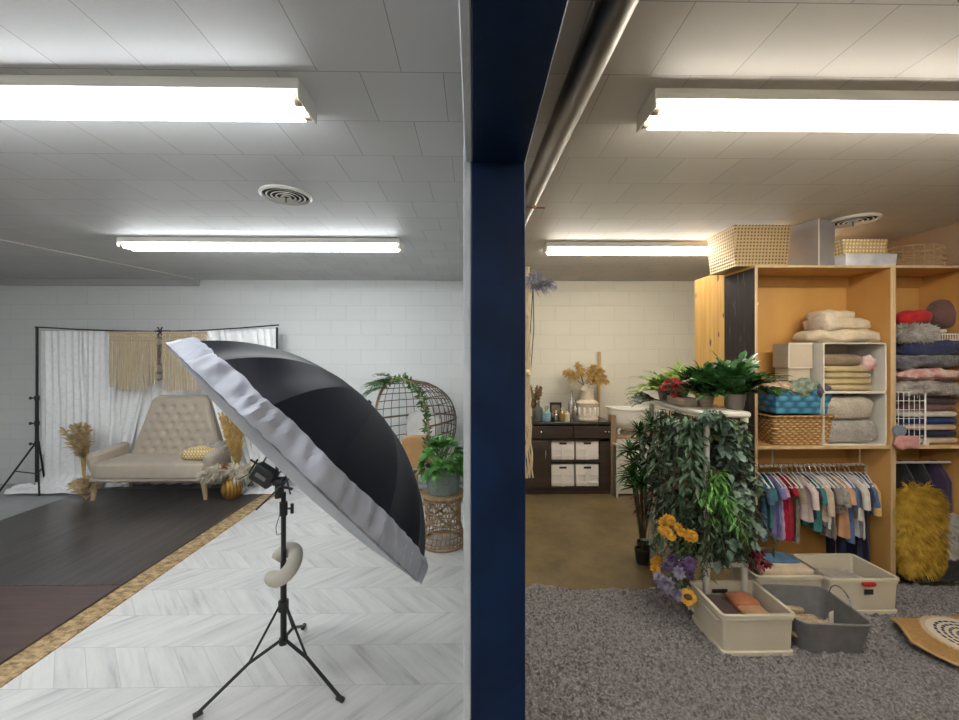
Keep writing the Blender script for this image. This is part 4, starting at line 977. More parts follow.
# ------------------------------------------------------------------ bins and crates
def crate(label, xy, w, d, h, rz=0, foot=True, red=False, group='cream plastic storage bins'):
    t = thing('storage_bin', label, 'storage bin', (xy[0], xy[1], .022), rz, group); m = MB()
    tub(m, w*.94, d*.92, w*.97, d*.97, h, .007, .02, .013, .014); m.build('body', 'cream', t)
    MB().loft([rrect(w*.985, d*.97, .02, 0, 4), rrect(w*.985, d*.97, .02, .022, 4), rrect(w*.95, d*.93, .02, .026, 4)]).build('base_flange', 'cream', t)
    MB().loft([rrect(w*.99, d*.985, .02, h-.036, 4), rrect(w*.995, d*.99, .02, h-.030, 4), rrect(w*.97, d*.97, .02, h-.024, 4)], caps=False).build('rim_band', 'cream', t)
    return t
def inner(t, w, d, z, mat, nm='lining'): pass
cA, cB = fl(723.6, 661.5), fl(795, 660); dA = .345
ctr = ((cA.x+cB.x)/2-.0, cA.y+dA/2)
wA = cB.x-cA.x
cr = crate('cream crate in front on the rug holding brown and rust cloths', ctr, wA/.985, dA, .235)
MB().tube([(-wA/2*.985, -dA/2+.04, .185), (-wA/2*.985, -dA/2+.05, .17), (-wA/2*.985, dA/2-.08, .17), (-wA/2*.985, dA/2-.07, .185)], .007, 6).build('handle', 'cream', cr)
MB().box(-.07, dA/2*.955-.012, .165, .03, dA/2*.955-.004, .19, .003).build('hand_slot', 'slot', cr)
F_('choc', (.055, .025, .025)); F_('rust', (.40, .14, .05)); F_('tanc', (.48, .27, .13)); F_('wht', (.70, .66, .60))
bx0, by0 = ctr
folded('dark chocolate folded cloth at the left of the front crate', bx0-.10, by0-.0, .09, .15, .26, .12, 'choc', 2, 1, group='cloths in the front crate')
folded('rust coloured folded cloth at the back of the front crate', bx0+.06, by0+.06, .09, .16, .14, .135, 'rust', 2, 2, group='cloths in the front crate')
folded('tan folded cloth at the front of the front crate', bx0+.06, by0-.045, .09, .17, .10, .12, 'tanc', 3, 3, group='cloths in the front crate')
folded('white folded cloth at the front edge inside the front crate', bx0+.04, by0-.125, .09, .20, .05, .075, 'wht', 1, 3, group='cloths in the front crate')
# grey bin
gA, gB = fl(801.6, 656), fl(866, 659); W_ = gB.x-gA.x; gy = (gA.y+gB.y)/2
g_ = thing('grey_bin', 'open grey plastic tub right of the front cream crate', 'storage bin', ((gA.x+gB.x)/2+.02, gy+.165, .020), math.radians(-4)); m = MB()
tub(m, W_, .32, W_*1.16, .38, .185, .006, .05, .008, .008, n=6); m.build('body', 'greypl', g_)
hp3 = [(W_*.56+.0, .04+.08*math.cos(PI*k/12)*1.0, .18+.085*math.sin(PI*k/12)) for k in range(13)]
MB().tube(hp3, .004, 6).build('wire_handle', 'chrome', g_)
gx, gyy = g_.location.x, g_.location.y
t = thing('knit_toy', 'pile of beige knitted strips and tags in the grey tub', 'knitted item', (gx-.08, gyy-.05, .06)); m = MB()
for k in range(9): m.blob((-.02+R.uniform(-.05, .05), R.uniform(-.08, .08), .02+.011*k), (.085, .024, .018), .8, .006, 20, 18, 10, k)
M['knitb'] = mk('beige knit', (.50, .40, .27), (.34, .25, .15), 40, rough=.9, bump=.8, bsc=60); m.build('knit', 'knitb', t)
folded('pair of white strips lying at the left inside the grey tub', gx-.15, gyy+.03, .03, .05, .2, .10, 'wht', 2, 1, rz=.5, nm='white_straps')
t = thing('price_tag', 'white paper tags standing in the right half of the grey tub', 'tag', (gx+.04, gyy-.06, .03)); MB().box(0, 0, .08, .045, .004, .16, .001, rz=.4).build('card', 'wht', t)
MB().tube([(.0+.02*math.cos(k), .0, .06+.06*math.sin(k)) for k in [x*PI/6 for x in range(12)]], .0025, 5, closed=True).build('string', 'wht', t)
# two bins at the cabinet and one inside
b2a, b2b = fl(828, 622), fl(896, 622)
bl0, bl1 = at(757, 579, 2.60).x, at(826, 581, 2.60).x
w2 = bl1-bl0
tL = crate('cream bin at the plywood cabinet filled with folded blue and beige cloths', ((bl0+bl1)/2, 2.60+.15), w2, .29, .235)
folded('faded blue folded cloth at the back of the left cream bin', (bl0+bl1)/2-.02, 2.79, .14, w2*.82, .17, .155, 'denim', 3, 1, group='cloths in the left cream bin')
F_('beigec', (.62, .50, .36)); folded('beige folded cloth at the front of the left cream bin', (bl0+bl1)/2+.02, 2.68, .13, w2*.84, .11, .155, 'beigec', 3, 2, group='cloths in the left cream bin')
folded('brown red cloth behind the blue cloth of the left cream bin', (bl0+bl1)/2-.05, 2.855, .18, w2*.6, .05, .14, 'choc', 1, 2, group='cloths in the left cream bin')
br0, br1 = at(828, 580, 2.57).x, at(899, 584, 2.57).x; w3 = br1-br0
tR = crate('cream bin with a red clip at the right foot of the plywood cabinet', ((br0+br1)/2, 2.56+.165), w3, .33, .235)
MB().blob((.02, -.172, .205), (.045, .012, .014), .6).build('clip', 'red', tR)
MB().box(.0, -.163, .13, .06, -.158, .165, .004).build('label_plate', 'slot', tR)
folded('pale grey cloth lying in the cream bin with the red clip', (br0+br1)/2-.03, 2.73, .10, w3*.8, .22, .10, 'snow', 1, 2)
MB().box(-.06, .155, .175, .04, .166-.013, .20, .003).build('hand_slot', 'rattan_d', tR)

# ------------------------------------------------------------------ second cabinet: furs and textiles
def c2x(px, dy=.1): return at(px, 400, CY+dy).x
def c2z(py, dy=.1): return at(900, py, CY+dy).z
F_('redc', (.50, .01, .015)); F_('mauve', (.17, .085, .075), bump=1, bsc=50); F_('navyfl2', (.018, .03, .10), bump=1, bsc=70); F_('greyknit', (.20, .20, .22), k=.5, bump=1.2, bsc=45, dist=.02)
M['pinkknit'] = mk('pink white chunky knit', (.70, .55, .50), (.50, .20, .18), 22, rough=.9, bump=1, bsc=40); F_('greige', (.44, .40, .36), k=.6, bump=1.3, bsc=40, dist=.02)
xl = c2x(896, .05)+.0; xr_ = CX2-.03; mid_ = (xl+xr_)/2; hw_ = (xr_-xl)/2
cloth_blob('fur_blanket', 'shaggy cream and grey blanket at the bottom of the textile pile in the right cabinet', 'blanket', (mid_, CY+.15, c2z(396)), (hw_, .16, .060), 'greige', 0.040, 14, .62, 2)
cloth_blob('knit_blanket', 'pink and white chunky knit blanket in the right cabinet pile', 'blanket', (mid_, CY+.15, c2z(380)), (hw_*.97, .15, .042), 'pinkknit', 0.032, 16, .62, 4)
cloth_blob('knit_blanket', 'dark grey knit blanket under the navy fleece in the right cabinet', 'blanket', (mid_, CY+.15, c2z(368)), (hw_*.97, .15, .055), 'greyknit', 0.032, 14, .62, 6)
cloth_blob('fleece_blanket', 'navy blue fleece blanket at the top of the right cabinet pile', 'blanket', (mid_+.05, CY+.145, c2z(357)), (hw_*.88, .15, .060), 'navyfl2', 0.035, 9, .62, 8)
fur_thing('grey white fur roll lying on the navy fleece', (c2x(912), CY+.10, c2z(334)+.005), (.145, .10, .06), 'fur_grey', R, 2200, .035, .003, 'fur', 'fur_roll')
cloth_blob('felt_hat', 'bright red felt hat on the grey fur roll', 'hat', (c2x(911, .2), CY+.2, c2z(324)), (.12, .09, .055), 'redc', .02, 9, .75, 1)
cloth_blob('mauve_cushion', 'large dusty brown round cushion at the right edge of the right cabinet', 'cushion', (c2x(953, .2), CY+.2, c2z(330)), (.20, .12, .13), 'mauve', .02, 8, .85, 1)
cloth_blob('pompom', 'tiny cream pompom at the right of the fur roll', 'pompom', (c2x(943, .03), CY+.03, c2z(334)), (.018, .018, .016), 'wht', .004, 40, 1, 1)
# white wire basket on the shelf
wb = thing('wire_basket', 'white wire basket on the shelf of the right hand cabinet', 'basket', (c2x(893, .02), CY+.02, S0)); hh2 = c2z(392, .02)-S0; ww2 = c2x(925, .02)-c2x(893, .02)
m = MB()
for k in range(7): m.tube([(ww2*k/6, 0, .0), (ww2*k/6, 0, hh2)], .0026, 5)
for k in range(7): m.tube([(0, 0, hh2*k/6), (ww2, 0, hh2*k/6)], .0026, 5)
for k in range(6): m.tube([(ww2, .05*k, 0), (ww2, .05*k, hh2)], .0026, 5)
for k in range(7): m.tube([(ww2, 0, hh2*k/6), (ww2, .26, hh2*k/6)], .0026, 5)
m.build('wires', 'hangerw', wb)
MB().tube([(ww2, -.002, 0), (ww2, -.002, hh2)], .006, 6).build('corner_post', 'hangerw', wb); MB().blob((ww2, -.006, .012), (.022, .012, .022)).build('foot', 'whitepl', wb)
wr = thing('wire_rack', 'white wire rack edge beside the dusty brown cushion', 'rack', (c2x(934, .03), CY+.03, c2z(340, .03)))
m = MB(); m.tube([(0, 0, .0), (.2, 0, 0)], .004, 5).tube([(0, 0, .045), (.2, 0, .045)], .004, 5)
for k in range(10): m.tube([(.02*k+.005, 0, 0), (.02*k+.005, 0, .045)], .0025, 5)
m.build('wires', 'hangerw', wr)
lay = [('brown', 'taupe', 409, .05), ('dark brown', 'choc', 400, .03)]
zz = S0; cols = [('beigec', 'beige'), ('navyc', 'black'), ('oat', 'oatmeal'), ('royal', 'navy'), ('ivory', 'ivory'), ('mauve', 'dusty brown'), ('choc', 'dark brown')]
for k, (mt, nmx) in enumerate(cols):
    h_ = (c2z(397)-S0)/7.05; folded(nmx+' folded cloth, '+['lowest', 'second from the bottom', 'third from the bottom', 'middle one', 'third from the top', 'second from the top', 'topmost'][k]+' inside the right cabinet shelf stack', mid_+.02, CY+.16, zz, hw_*1.85, .24, h_, mt, 1, k, group='folded cloths on the right cabinet shelf'); zz += h_
cloth_blob('pink_cloth', 'dusty pink cloth hanging over the lower left of the white wire basket', 'cloth', (c2x(905, -.02)-.0, CY-.03, S0-.02), (.09, .022, .05), fab('dusty pink', (.62, .30, .28)), .012, 15, .7, 3)
cloth_blob('blue_cloth', 'grey blue cloth bulging in the white wire basket above the pink cloth', 'cloth', (c2x(899, -.01), CY-.012, S0+.075), (.055, .012, .04), fab('greyblue', (.20, .25, .33)), .01, 15, .7, 5)
# hanging part
rod2 = thing('clothes_rod', 'white rod near the top of the lower half of the right cabinet', 'rod', (c2x(893, .1)+.01, CY+.12, c2z(463, .1)))
MB().tube([(0, 0, 0), (XR-c2x(893, .1)-.06, 0, 0)], .010, 8).build('bar', 'hangerw', rod2)
fz = c2z(530, .0)
gfx = (c2x(895, -.02)+c2x(947, -.02))/2
fur_thing('mustard gold shaggy fur hanging in the lower half of the right cabinet', (gfx, CY-.0, fz), (.165, .05, .35), mk('gold fur', (.36, .21, .012), (.74, .50, .07), 14, rough=.8), R, 14000, .06, .0035, 'fur', 'gold_fur', (0, -.15, -.8), .62)
fur_thing('white fur piece hanging right of the gold fur', (c2x(950, .06), CY+.06, c2z(543, .1)), (.10, .04, .27), 'fur_grey', R, 3500, .05, .004, 'fur', 'white_fur', (0, -.1, -1.0), .7)
F_('blackc', (.010, .010, .012)); F_('purpledk', (.03, .018, .06))
for i, (px, mt, l, lb) in enumerate(((898, 'blackc', .68, 'black garment behind the gold fur at the left of the right cabinet rod'), (915, 'blackc', .74, 'second black garment behind the gold fur'), (930, 'purpledk', .66, 'dark purple garment at the centre of the right cabinet rod'), (945, 'navyc', .72, 'navy black garment near the right picture edge'), (957, 'purpledk', .62, 'dark plum garment at the right picture edge'))):
    m = MB(); RR = i
    m.grid(lambda u, v: (math.cos(u*2*PI)*(.05+.035*v), math.sin(u*2*PI)*.12*(min(1, .35+v*4)), -.02-l*v+.01*math.sin(u*20)), 28, 10, wrap=True)
    o = m.build('dark_garment', mt, loc=(min(c2x(px, .2), XR-.09), CY+.20, c2z(463, .1))); tag(o, lb, 'clothes', 'dark garments in the right cabinet')
cloth_blob('black_cloth', 'heap of black cloth on the floor of the right cabinet', 'cloth', (mid_-.0, CY+.12, .022), (hw_*1.0, .16, .085), 'blackc', .02, 6, .5, 3)
# woven bag and round mat on the rug
M['jute'] = mk('jute weave', (.52, .31, .12), (.36, .20, .07), 30, rough=.8, stretch=(1, 6, 1), bump=.6, bsc=50)
A0 = fl(890, 627); wm = thing('jute_mat', 'curled tan jute mat on the rug at the right edge', 'mat', (A0.x, A0.y, .025))
p = [fl(891, 628), fl(959, 627), fl(959, 676), fl(915, 660)]
def jm(u, v):
    q = p[0].lerp(p[1], u).lerp(p[3].lerp(p[2], u), v); e = 1-u
    z = .02+.035*math.exp(-(u/.18)**2)*math.sin(PI*(.15+.7*v))+.018*v
    return (q.x-A0.x+(.0 if v < .5 else 0), q.y-A0.y-.0, z)
def jm2(u, v): a = jm(u, v); return (a[0], a[1], a[2]-.007)
q5 = [fl(891, 628), fl(1010, 618), fl(1010, 700), fl(912, 656)]; p = q5
m = MB(); m.grid(jm, 30, 16); m.grid(jm2, 30, 16); m.build('weave', 'jute', wm)
MB().tube([jm(0, v/10) for v in range(11)]+[jm(u/16, 1) for u in range(1, 17)], .008, 6).build('binding', 'bamboo', wm)
t = NT('mandala'); o = t.xyz(); r = t.ma('SQRT', t.ma('ADD', t.ma('MULTIPLY', o[0], o[0]), t.ma('MULTIPLY', o[1], o[1]))); an = t.ma('ARCTAN2', o[1], o[0])
rings = t.ma('SINE', t.ma('MULTIPLY', r, 210)); pet = t.ma('SINE', t.ma('MULTIPLY', an, 26)); f = t.ma('MULTIPLY', rings, t.ma('ADD', .55, t.ma('MULTIPLY', pet, .6)))
inn = t.ma('LESS_THAN', r, .165)
t.col(t.mix(t.ma('MULTIPLY', inn, t.ma('GREATER_THAN', f, .05)), (.66, .60, .50), (.03, .035, .08))); t.p(Roughness=.9); t.bump(t.noise(t.co(), 90, 2), .5, .01); M['mandala'] = t.m
mc = fl(976, 640, .06); rm = thing('round_mat', 'round cream and navy fringed mandala mat lying on the jute mat', 'mat', (mc.x, mc.y, .052)); 
m = MB(); m.lathe([(.001, 0), (.195, 0), (.2, .006), (.195, .012), (.001, .012)], n=48, caps=False); m.build('disc', 'mandala', rm)
m = MB()
for k in range(150):
    a = 2*PI*k/150; c, s = math.cos(a), math.sin(a); rr_ = .222+R.uniform(-.008, .008); m.tube([(.19*c, .19*s, .008), (rr_*math.cos(a+.02), rr_*math.sin(a+.02), .004)], .004, 4)
m.build('fringe', 'mac', rm)

# ------------------------------------------------------------------ plant shelf
PT = at(705, 415, 2.80); FX0, FX1, FY0, FY1, FZ = 1.565, 1.93, 2.50, 3.30, 1.28
e0 = at(706, 500, 2.52).x; FX0 = e0-.02; FX1 = at(747, 500, 2.52).x+.02; FY0 = 2.50; FZ = at(706, 412, 2.5).z
FX0b = at(652, 403, 3.1).x
ps = thing('plastic_shelf', 'white plastic shelf unit buried under artificial greenery', 'shelf unit', (FX0, FY0, 0)); PW = FX1-FX0; PD = 3.2-FY0+.15
for z, th in ((FZ-.04, .04), (.80, .035), (.365, .045)):
    m = MB().box(0, 0, z, PW, PD, z+th, .012); o = m.build('shelf_board', 'whitepl', ps)
for x, y in ((.03, .03), (PW-.03, .03), (.03, PD-.03), (PW-.03, PD-.03)):
    for za, zb in ((0, .365), (.41, .80), (.835, FZ-.04)):
        m = MB().lathe([(.022, za), (.022, za+.03), (.019, za+.04), (.019, zb-.04), (.022, zb-.03), (.022, zb)], (x, y, 0), 16); m.build('post', 'whitepl', ps)
px_, py_ = FX0, FY0
# plants on top
zp = FZ+.001
def zz_plant(label, loc, R, mat, n, L, lw, ll, potm='potgrey', pr_=.065, ph=.10, spread=1.0, group=None, per=9):
    t = thing('potted_plant', label, 'potted plant', loc, 0, group); m = MB(); pot(m, pr_*.75, pr_, ph); m.build('pot', potm, t); lv, st = MB(), MB()
    for k in range(n):
        a = R.uniform(0, 2*PI); el = R.uniform(.35, 1.45); d = Vector((math.cos(a)*math.cos(el)*spread, math.sin(a)*math.cos(el)*spread*.8, math.sin(el))).normalized()
        frond(lv, st, Vector((R.uniform(-.02, .02), R.uniform(-.02, .02), ph*.8)), d, L*R.uniform(.75, 1.1), R, per, lw, ll, .3)
    lv.build('foliage', mat, t); st.build('stems', mat, t); return t
zz_plant('big glossy dark green plant in a taupe pot nearest on the plant shelf', (at(736, 405, 2.62).x, 2.63, zp), R, 'leaf_dark', 26, .33, .066, .10, per=7)
zz_plant('second glossy dark green plant, left of the taupe pot', (at(706, 400, 2.75).x, 2.76, zp), R, 'leaf_dark', 22, .31, .062, .098, 'woodbox', .06, .08)
zz_plant('yellow green striped leaf plant behind the red flowers', (at(678, 400, 3.05).x+.02, 3.08, zp), R, 'leaf_lime', 16, .34, .040, .10, 'woodbox', .06, .07)
zz_plant('mid green plant at the far left corner of the plant shelf', (at(663, 400, 3.2).x+.03, 3.24, zp), R, 'leaf_bright', 12, .20, .035, .08, 'potgrey', .05, .07)
t = thing('flower_box', 'whitewashed wooden box with crimson flowers on the plant shelf', 'flower box', (at(686, 405, 2.8).x, 2.86, zp)); MB().box(-.05, -.12, 0, .05, .12, .06, .004).build('box', 'woodbox', t); m = MB()
for k in range(11): flower(m, Vector((R.uniform(-.09, .03), R.uniform(-.12, .12), R.uniform(.07, .17))), Vector((-.5, -.8, .5))+rdir(R)*.5, .04, R, 10, 3)
m.build('flowers', 'fl_red', t)
lv, st = MB(), MB()
for k in range(12): frond(lv, st, Vector((R.uniform(-.03, .03), R.uniform(-.1, .1), .05)), Vector((R.uniform(-1, .3), R.uniform(-.6, .6), .9)).normalized(), .16, R, 6, .02, .04)
lv.build('foliage', 'leaf_olive', t)
t = thing('eucalyptus_spray', 'dark eucalyptus spray hanging off the left corner of the shelf top', 'greenery', (at(660, 400, 3.0).x, 3.05, zp+.02)); lv, st = MB(), MB()
for k in range(9): frond(lv, st, Vector((0, R.uniform(-.1, .1), 0)), Vector((-1, R.uniform(-.6, .6), R.uniform(-.1, .8))).normalized(), .19, R, 9, .032, .04)
lv.build('foliage', 'leaf_sage', t); st.build('stems', 'stem', t)

# garlands, front face and left side
fx, fy, rx_ = FX0, FY0-.02, FX1
S = FY1-.1
garland('eucalyptus_garland', 'thick grey green eucalyptus garland left of the white front post', (0, 0, 0), [(fx-.12, fy+.06, FZ-.02, fx-.055, fy+.02, FZ-.03), (fx-.05, fy+.5, FZ-.05, fx-.08, fy+.05, FZ-.06), (fx-.09, fy+.25, .90, fx-.02, fy, .92)], 'leaf_euc', R, 12, .52, .024, .075, 30, .16)
garland('eucalyptus_garland', 'round leaf silver green eucalyptus garland right of the white front post', (0, 0, 0), [(rx_-.20, fy-.01, FZ-.06, rx_-.09, fy, FZ-.08), (rx_-.18, fy-.03, .93, rx_-.06, fy-.02, .95), (fx+.10, fy-.03, .80, rx_-.07, fy-.03, .88)], 'leaf_sage', R, 9, .38, .046, .052, 20, .18)
garland('ivy_garland', 'dark olive leaf garland over the upper front of the plant shelf', (0, 0, 0), [(fx+.10, fy+.02, FZ-.03, rx_-.04, fy+.02, FZ-.06)], 'leaf_olive', R, 12, .17, .034, .05, 12, .35)
garland('eucalyptus_garland', 'small bushy eucalyptus cluster on the shelf front just above the white post', (0, 0, 0), [(fx-.03, fy-.02, FZ+.02, fx+.09, fy-.03, FZ+.01)], 'leaf_sage', R, 14, .10, .022, .045, 12, .6)
garland('willow_garland', 'bright green narrow leaf garland bunched at the middle of the shelf front', (0, 0, 0), [(fx-.01, fy-.06, 1.02, fx+.07, fy-.05, 1.0), (fx+.03, fy-.06, .88, fx+.16, fy-.05, .84)], 'leaf_bright', R, 10, .24, .013, .060, 22, .25)
garland('fern_garland', 'deep green feathery garland in the lower middle of the shelf front', (0, 0, 0), [(fx-.04, fy-.03, .80, fx+.20, fy-.03, .80), (fx+.02, fy-.01, .68, fx+.24, fy-.02, .72)], 'leaf_dgreen', R, 16, .30, .012, .055, 30, .22)
garland('leaf_spray', 'dark pointed leaf spray hanging at the right edge of the plant shelf by the cabinet', (0, 0, 0), [(rx_-.05, fy+.03, FZ-.10, rx_-.01, fy+.05, FZ-.2), (rx_-.06, fy+.02, .95, rx_-.01, fy+.03, .9)], 'leaf_dgreen', R, 8, .40, .024, .07, 18, .18)
garland('ivy_garland', 'long thin grey green vine down the left side of the plant shelf', (0, 0, 0), [(fx-.10, fy+.20, FZ-.05, fx-.09, fy+.60, FZ-.05), (fx-.09, fy+.15, .75, fx-.09, fy+.45, .8)], 'leaf_sage', R, 9, .62, .020, .042, 30, .14)
garland('ivy_garland', 'dark shadowy greenery inside the plant shelf between its boards', (0, 0, 0), [(fx+.06, fy+.16, FZ-.05, rx_-.08, fy+.12, FZ-.05), (fx+.04, fy+.16, .78, rx_-.06, fy+.14, .78), (fx+.03, fy+.6, FZ-.06, fx+.03, fy+.2, FZ-.06), (fx-.02, fy+.65, .8, fx-.02, fy+.2, .8)], 'leaf_dgreen', R, 15, .45, .040, .085, 20, .18)
garland('wine_spray', 'burgundy leaf spray at the lower right of the plant shelf beside the cabinet', (0, 0, 0), [(rx_-.03, fy-.0, .52, rx_+.03, fy+.02, .50)], 'leaf_wine', R, 16, .12, .020, .045, 14, .6)
garland('wine_spray', 'faded burgundy sprig on the left side of the plant shelf above the yellow flowers', (0, 0, 0), [(fx-.12, fy+.1, .98, fx-.10, fy+.2, .95)], 'leaf_wine', R, 6, .16, .018, .04, 12, .4)
# flowers
def bunch(nm, label, c, n, sp, r, mat, R, npet=12, cone=.6, centre=None, face=(-.4, -.9, .3), cr=.35):
    t = thing(nm, label, 'flowers', c, 0, 'flower bunches on the plant shelf')
    for k in range(n):
        m = MB(); q = Vector((R.uniform(-1, 1)*sp[0], R.uniform(-1, 1)*sp[1], R.uniform(-1, 1)*sp[2])); d = (Vector(face)+rdir(R)*.4).normalized()
        flower(m, q, d, r*R.uniform(.8, 1.15), R, npet, 3, cone); o = m.build('blossom', mat, t)
        if centre: MB().blob(tuple(q+d*r*.12), (r*cr, r*cr, r*cr*.6), nu=12, nv=8).build('flower_centre', centre, o)
    return t
M['fl_brown'] = leafmat('seed head', (.05, .02, .008), (.12, .06, .02), .8)
bunch('yellow_flowers', 'golden yellow silk flowers at mid height on the left of the plant shelf', (at(677, 530, 2.48).x, 2.47, at(677, 530, 2.47).z), 12, (.10, .05, .07), .036, 'fl_yellow', R, 11, .6)
bunch('lilac_flowers', 'pale lilac silk flowers low on the left of the plant shelf', (at(670, 582, 2.50).x, 2.47, at(668, 580, 2.47).z), 8, (.07, .06, .10), .042, 'fl_lilac', R, 9, .7)
bunch('purple_flowers', 'dark purple silk flowers above the sunflower', (at(672, 560, 2.5).x+.02, 2.50, at(668, 562, 2.5).z), 7, (.08, .06, .07), .038, 'fl_purple', R, 10, .7)
bunch('sunflower', 'single sunflower with a dark centre near the floor left of the front crate', (at(687, 597, 2.44).x, 2.43, at(687, 597, 2.43).z), 1, (0, 0, 0), .058, 'fl_yellow', R, 18, .15, 'fl_brown', (-.5, -1, .35), .42)
bunch('yellow_flowers', 'small yellow silk flowers at the lower left edge of the plant shelf', (at(654, 567, 2.6).x, 2.60, at(654, 567, 2.6).z), 4, (.03, .05, .06), .035, 'fl_yellow', R, 10, .4)
bunch('cream_flowers', 'cream silk flowers hanging just above the rug beside the front crate', (at(701, 604, 2.5).x, 2.52, at(701, 602, 2.5).z), 6, (.07, .05, .05), .045, 'fl_white', R, 10, .5)
garland('vine', 'dried green brown vine at the lower left corner of the plant shelf', (0, 0, 0), [(fx-.08, fy+.0, .55, fx-.07, fy+.3, .55)], 'leaf_olive', R, 10, .45, .02, .04, 24, .12)
# pot plants left of the shelf
t = thing('dracaena_plant', 'spiky dark green artificial plant standing left of the plant shelf', 'potted plant', (at(641, 500, 3.3).x, 3.28, 0)); lv, st = MB(), MB(); m = MB(); pot(m, .045, .06, .12); m.build('pot', 'blackpl', t)
for (hx_, hy_, hz_) in ((-.04, 0, .62), (-.09, 0, .72), (.03, -.03, .80), (-.09, .02, .92), (-.02, 0, 1.08), (.08, 0, 1.15), (.10, -.05, .85), (.04, .05, .98), (-.06, 0, .82), (.0, -.05, .68)):
    st.tube([(0, 0, .1), (hx_*.5, hy_, hz_*.6), (hx_, hy_, hz_)], .007, 5)
    for k in range(44):
        el = R.uniform(-.4, 1.2); a = R.uniform(0, 2*PI); d = Vector((math.cos(a)*math.cos(el), math.sin(a)*math.cos(el), math.sin(el))); lv.leaf(Vector((hx_, hy_, hz_)), d, Vector((0, 0, 1)), R.uniform(.11, .17), .026, .35, ws=(0, 1, .7, 0))
lv.build('foliage', 'leaf_dark', t); st.build('stems', 'stem', t)
t = thing('burgundy_plant', 'burgundy leaved plant in a small dark pot at the left foot of the plant shelf', 'potted plant', (fl(645, 557).x, fl(645, 557).y-.0, 0)); m = MB(); pot(m, .055, .068, .13); m.build('pot', 'blackpl', t); lv, st = MB(), MB()
for k in range(4): st.tube([(0, 0, .1), (R.uniform(-.03, .03), 0, .3), (R.uniform(-.06, .06), 0, .5)], .005, 5)
for k in range(90):
    el = R.uniform(-.5, 1.3); a = R.uniform(0, 2*PI); d = Vector((math.cos(a)*math.cos(el), math.sin(a)*math.cos(el), math.sin(el))); lv.leaf(Vector((R.uniform(-.06, .06), R.uniform(-.05, .05), R.uniform(.35, .55))), d, Vector((0, 0, 1)), R.uniform(.07, .11), .022, .3)
lv.build('foliage', 'leaf_wine', t); st.build('stems', 'stem', t)

# ------------------------------------------------------------------ dark sideboard at the back and what stands on it
DY = 4.93; dx0, dx1 = at(534, 450, DY).x-.35, at(611, 450, DY).x; DH = at(560, 422, DY).z; DD = YB-.03-DY
sb = thing('dark_sideboard', 'dark brown sideboard with white bins against the back wall', 'sideboard', (dx0, DY, 0)); W = dx1-dx0
wx = at(551, 450, DY).x-dx0; wy = at(600, 450, DY).x-dx0
MB().box(-.0, -.015, DH-.03, W, DD, DH, .004).build('top', mk('dark glossy top', (.05, .05, .048), (.09, .09, .085), 5, rough=.15), sb)
m = MB(); m.box(0, 0, .04, .02, DD, DH-.03).box(W-.02, 0, .04, W, DD, DH-.03).box(0, DD-.01, .04, W, DD, DH-.03).box(.02, .0, .07, W-.02, DD-.01, .09).box(wy, 0, .09, W-.02, .02, DH-.22).box(.0, .01, 0, W, .03, .06)
m.box(wx-.02, 0, .09, wx, DD-.01, DH-.22).box(.02, .0, DH-.24, W-.02, DD-.01, DH-.22).box(wx, .0, .40, wy, DD-.01, .42); m.build('body', 'darkwood', sb)
o = MB().box(.02, -.008, .09, wx-.02, .0, DH-.24, .003).build('door', 'darkwood', sb)
MB().tube([(wx-.07, -.02, .45), (wx-.07, -.02, .55)], .006, 6).build('handle', 'chrome', o)
xm = (wx+wy)/2-.03
for a, b in ((.02, xm-.005), (xm+.005, W-.02)):
    o = MB().box(a, -.01, DH-.20, b, .01, DH-.05, .003).build('drawer', 'darkwood', sb)
    for x in ((at(541, 434, DY).x-dx0,) if a < .1 else (at(605, 430, DY).x-dx0, at(610, 430, DY).x-dx0-.02)): MB().blob((x, -.022, DH-.12), (.014, .014, .014), nu=12, nv=8).build('knob', 'chrome', o)
nb = 0; first_bin = None
for zb, rown in ((.425, 'upper'), (.095, 'lower')):
    for c_, side in (((wx+(wy-wx)*.25), 'left'), ((wx+(wy-wx)*.75), 'right')):
        hb2 = .24 if rown == 'upper' else .27; w_ = (wy-wx)/2-.02
        t = thing('white_bin', f'{rown} {side} white slatted bin in the dark sideboard', 'storage bin', (dx0+c_, DY+.02+.14, zb), 0, 'white bins in the sideboard')
        m = MB(); m.box(-w_/2, -.14, .0, w_/2, .14, hb2, .004); m.build('body', 'ceramic', t)
        m = MB(); m.box(-w_/2-.0, -.148, .03, w_/2, -.141, .055, .002).box(-w_/2, -.148, hb2*.5, w_/2, -.141, hb2*.5+.012, .002).box(-.02, -.149, .0, .02, -.141, hb2*.7, .002); m.build('slat', 'ceramic', t)
        MB().box(-.045, -.147, hb2-.05, .045, -.139, hb2-.025, .002).build('hand_slot', 'slot', t)
def sbx(px): return at(px, 420, DY+.12).x
zt2 = DH+.001
t = thing('carved_vase', 'tall carved cream lantern vase on the dark sideboard', 'vase', (sbx(588), DY+.16, zt2)); prof_ = [(.13, 0), (.14, .02), (.13, .04), (.135, .20), (.145, .22), (.12, .24), (.085, .26), (.075, .36), (.085, .38), (.06, .42), (.03, .46), (.025, .48), (.001, .49)]
MB().lathe(prof_, n=28, caps=False).build('body', 'stone', t); m = MB()
for k in range(12): a = 2*PI*k/12; m.box(.134*math.cos(a)-.012, .134*math.sin(a)-.012, .06, .134*math.cos(a)+.012, .134*math.sin(a)+.012, .17, .006)
m.build('carved_arches', 'ceramic', t)
t = thing('dried_bouquet', 'dried yellow beige bouquet above the carved vase', 'dried plant', (sbx(585), DY+.18, zt2+.44)); m, st = MB(), MB()
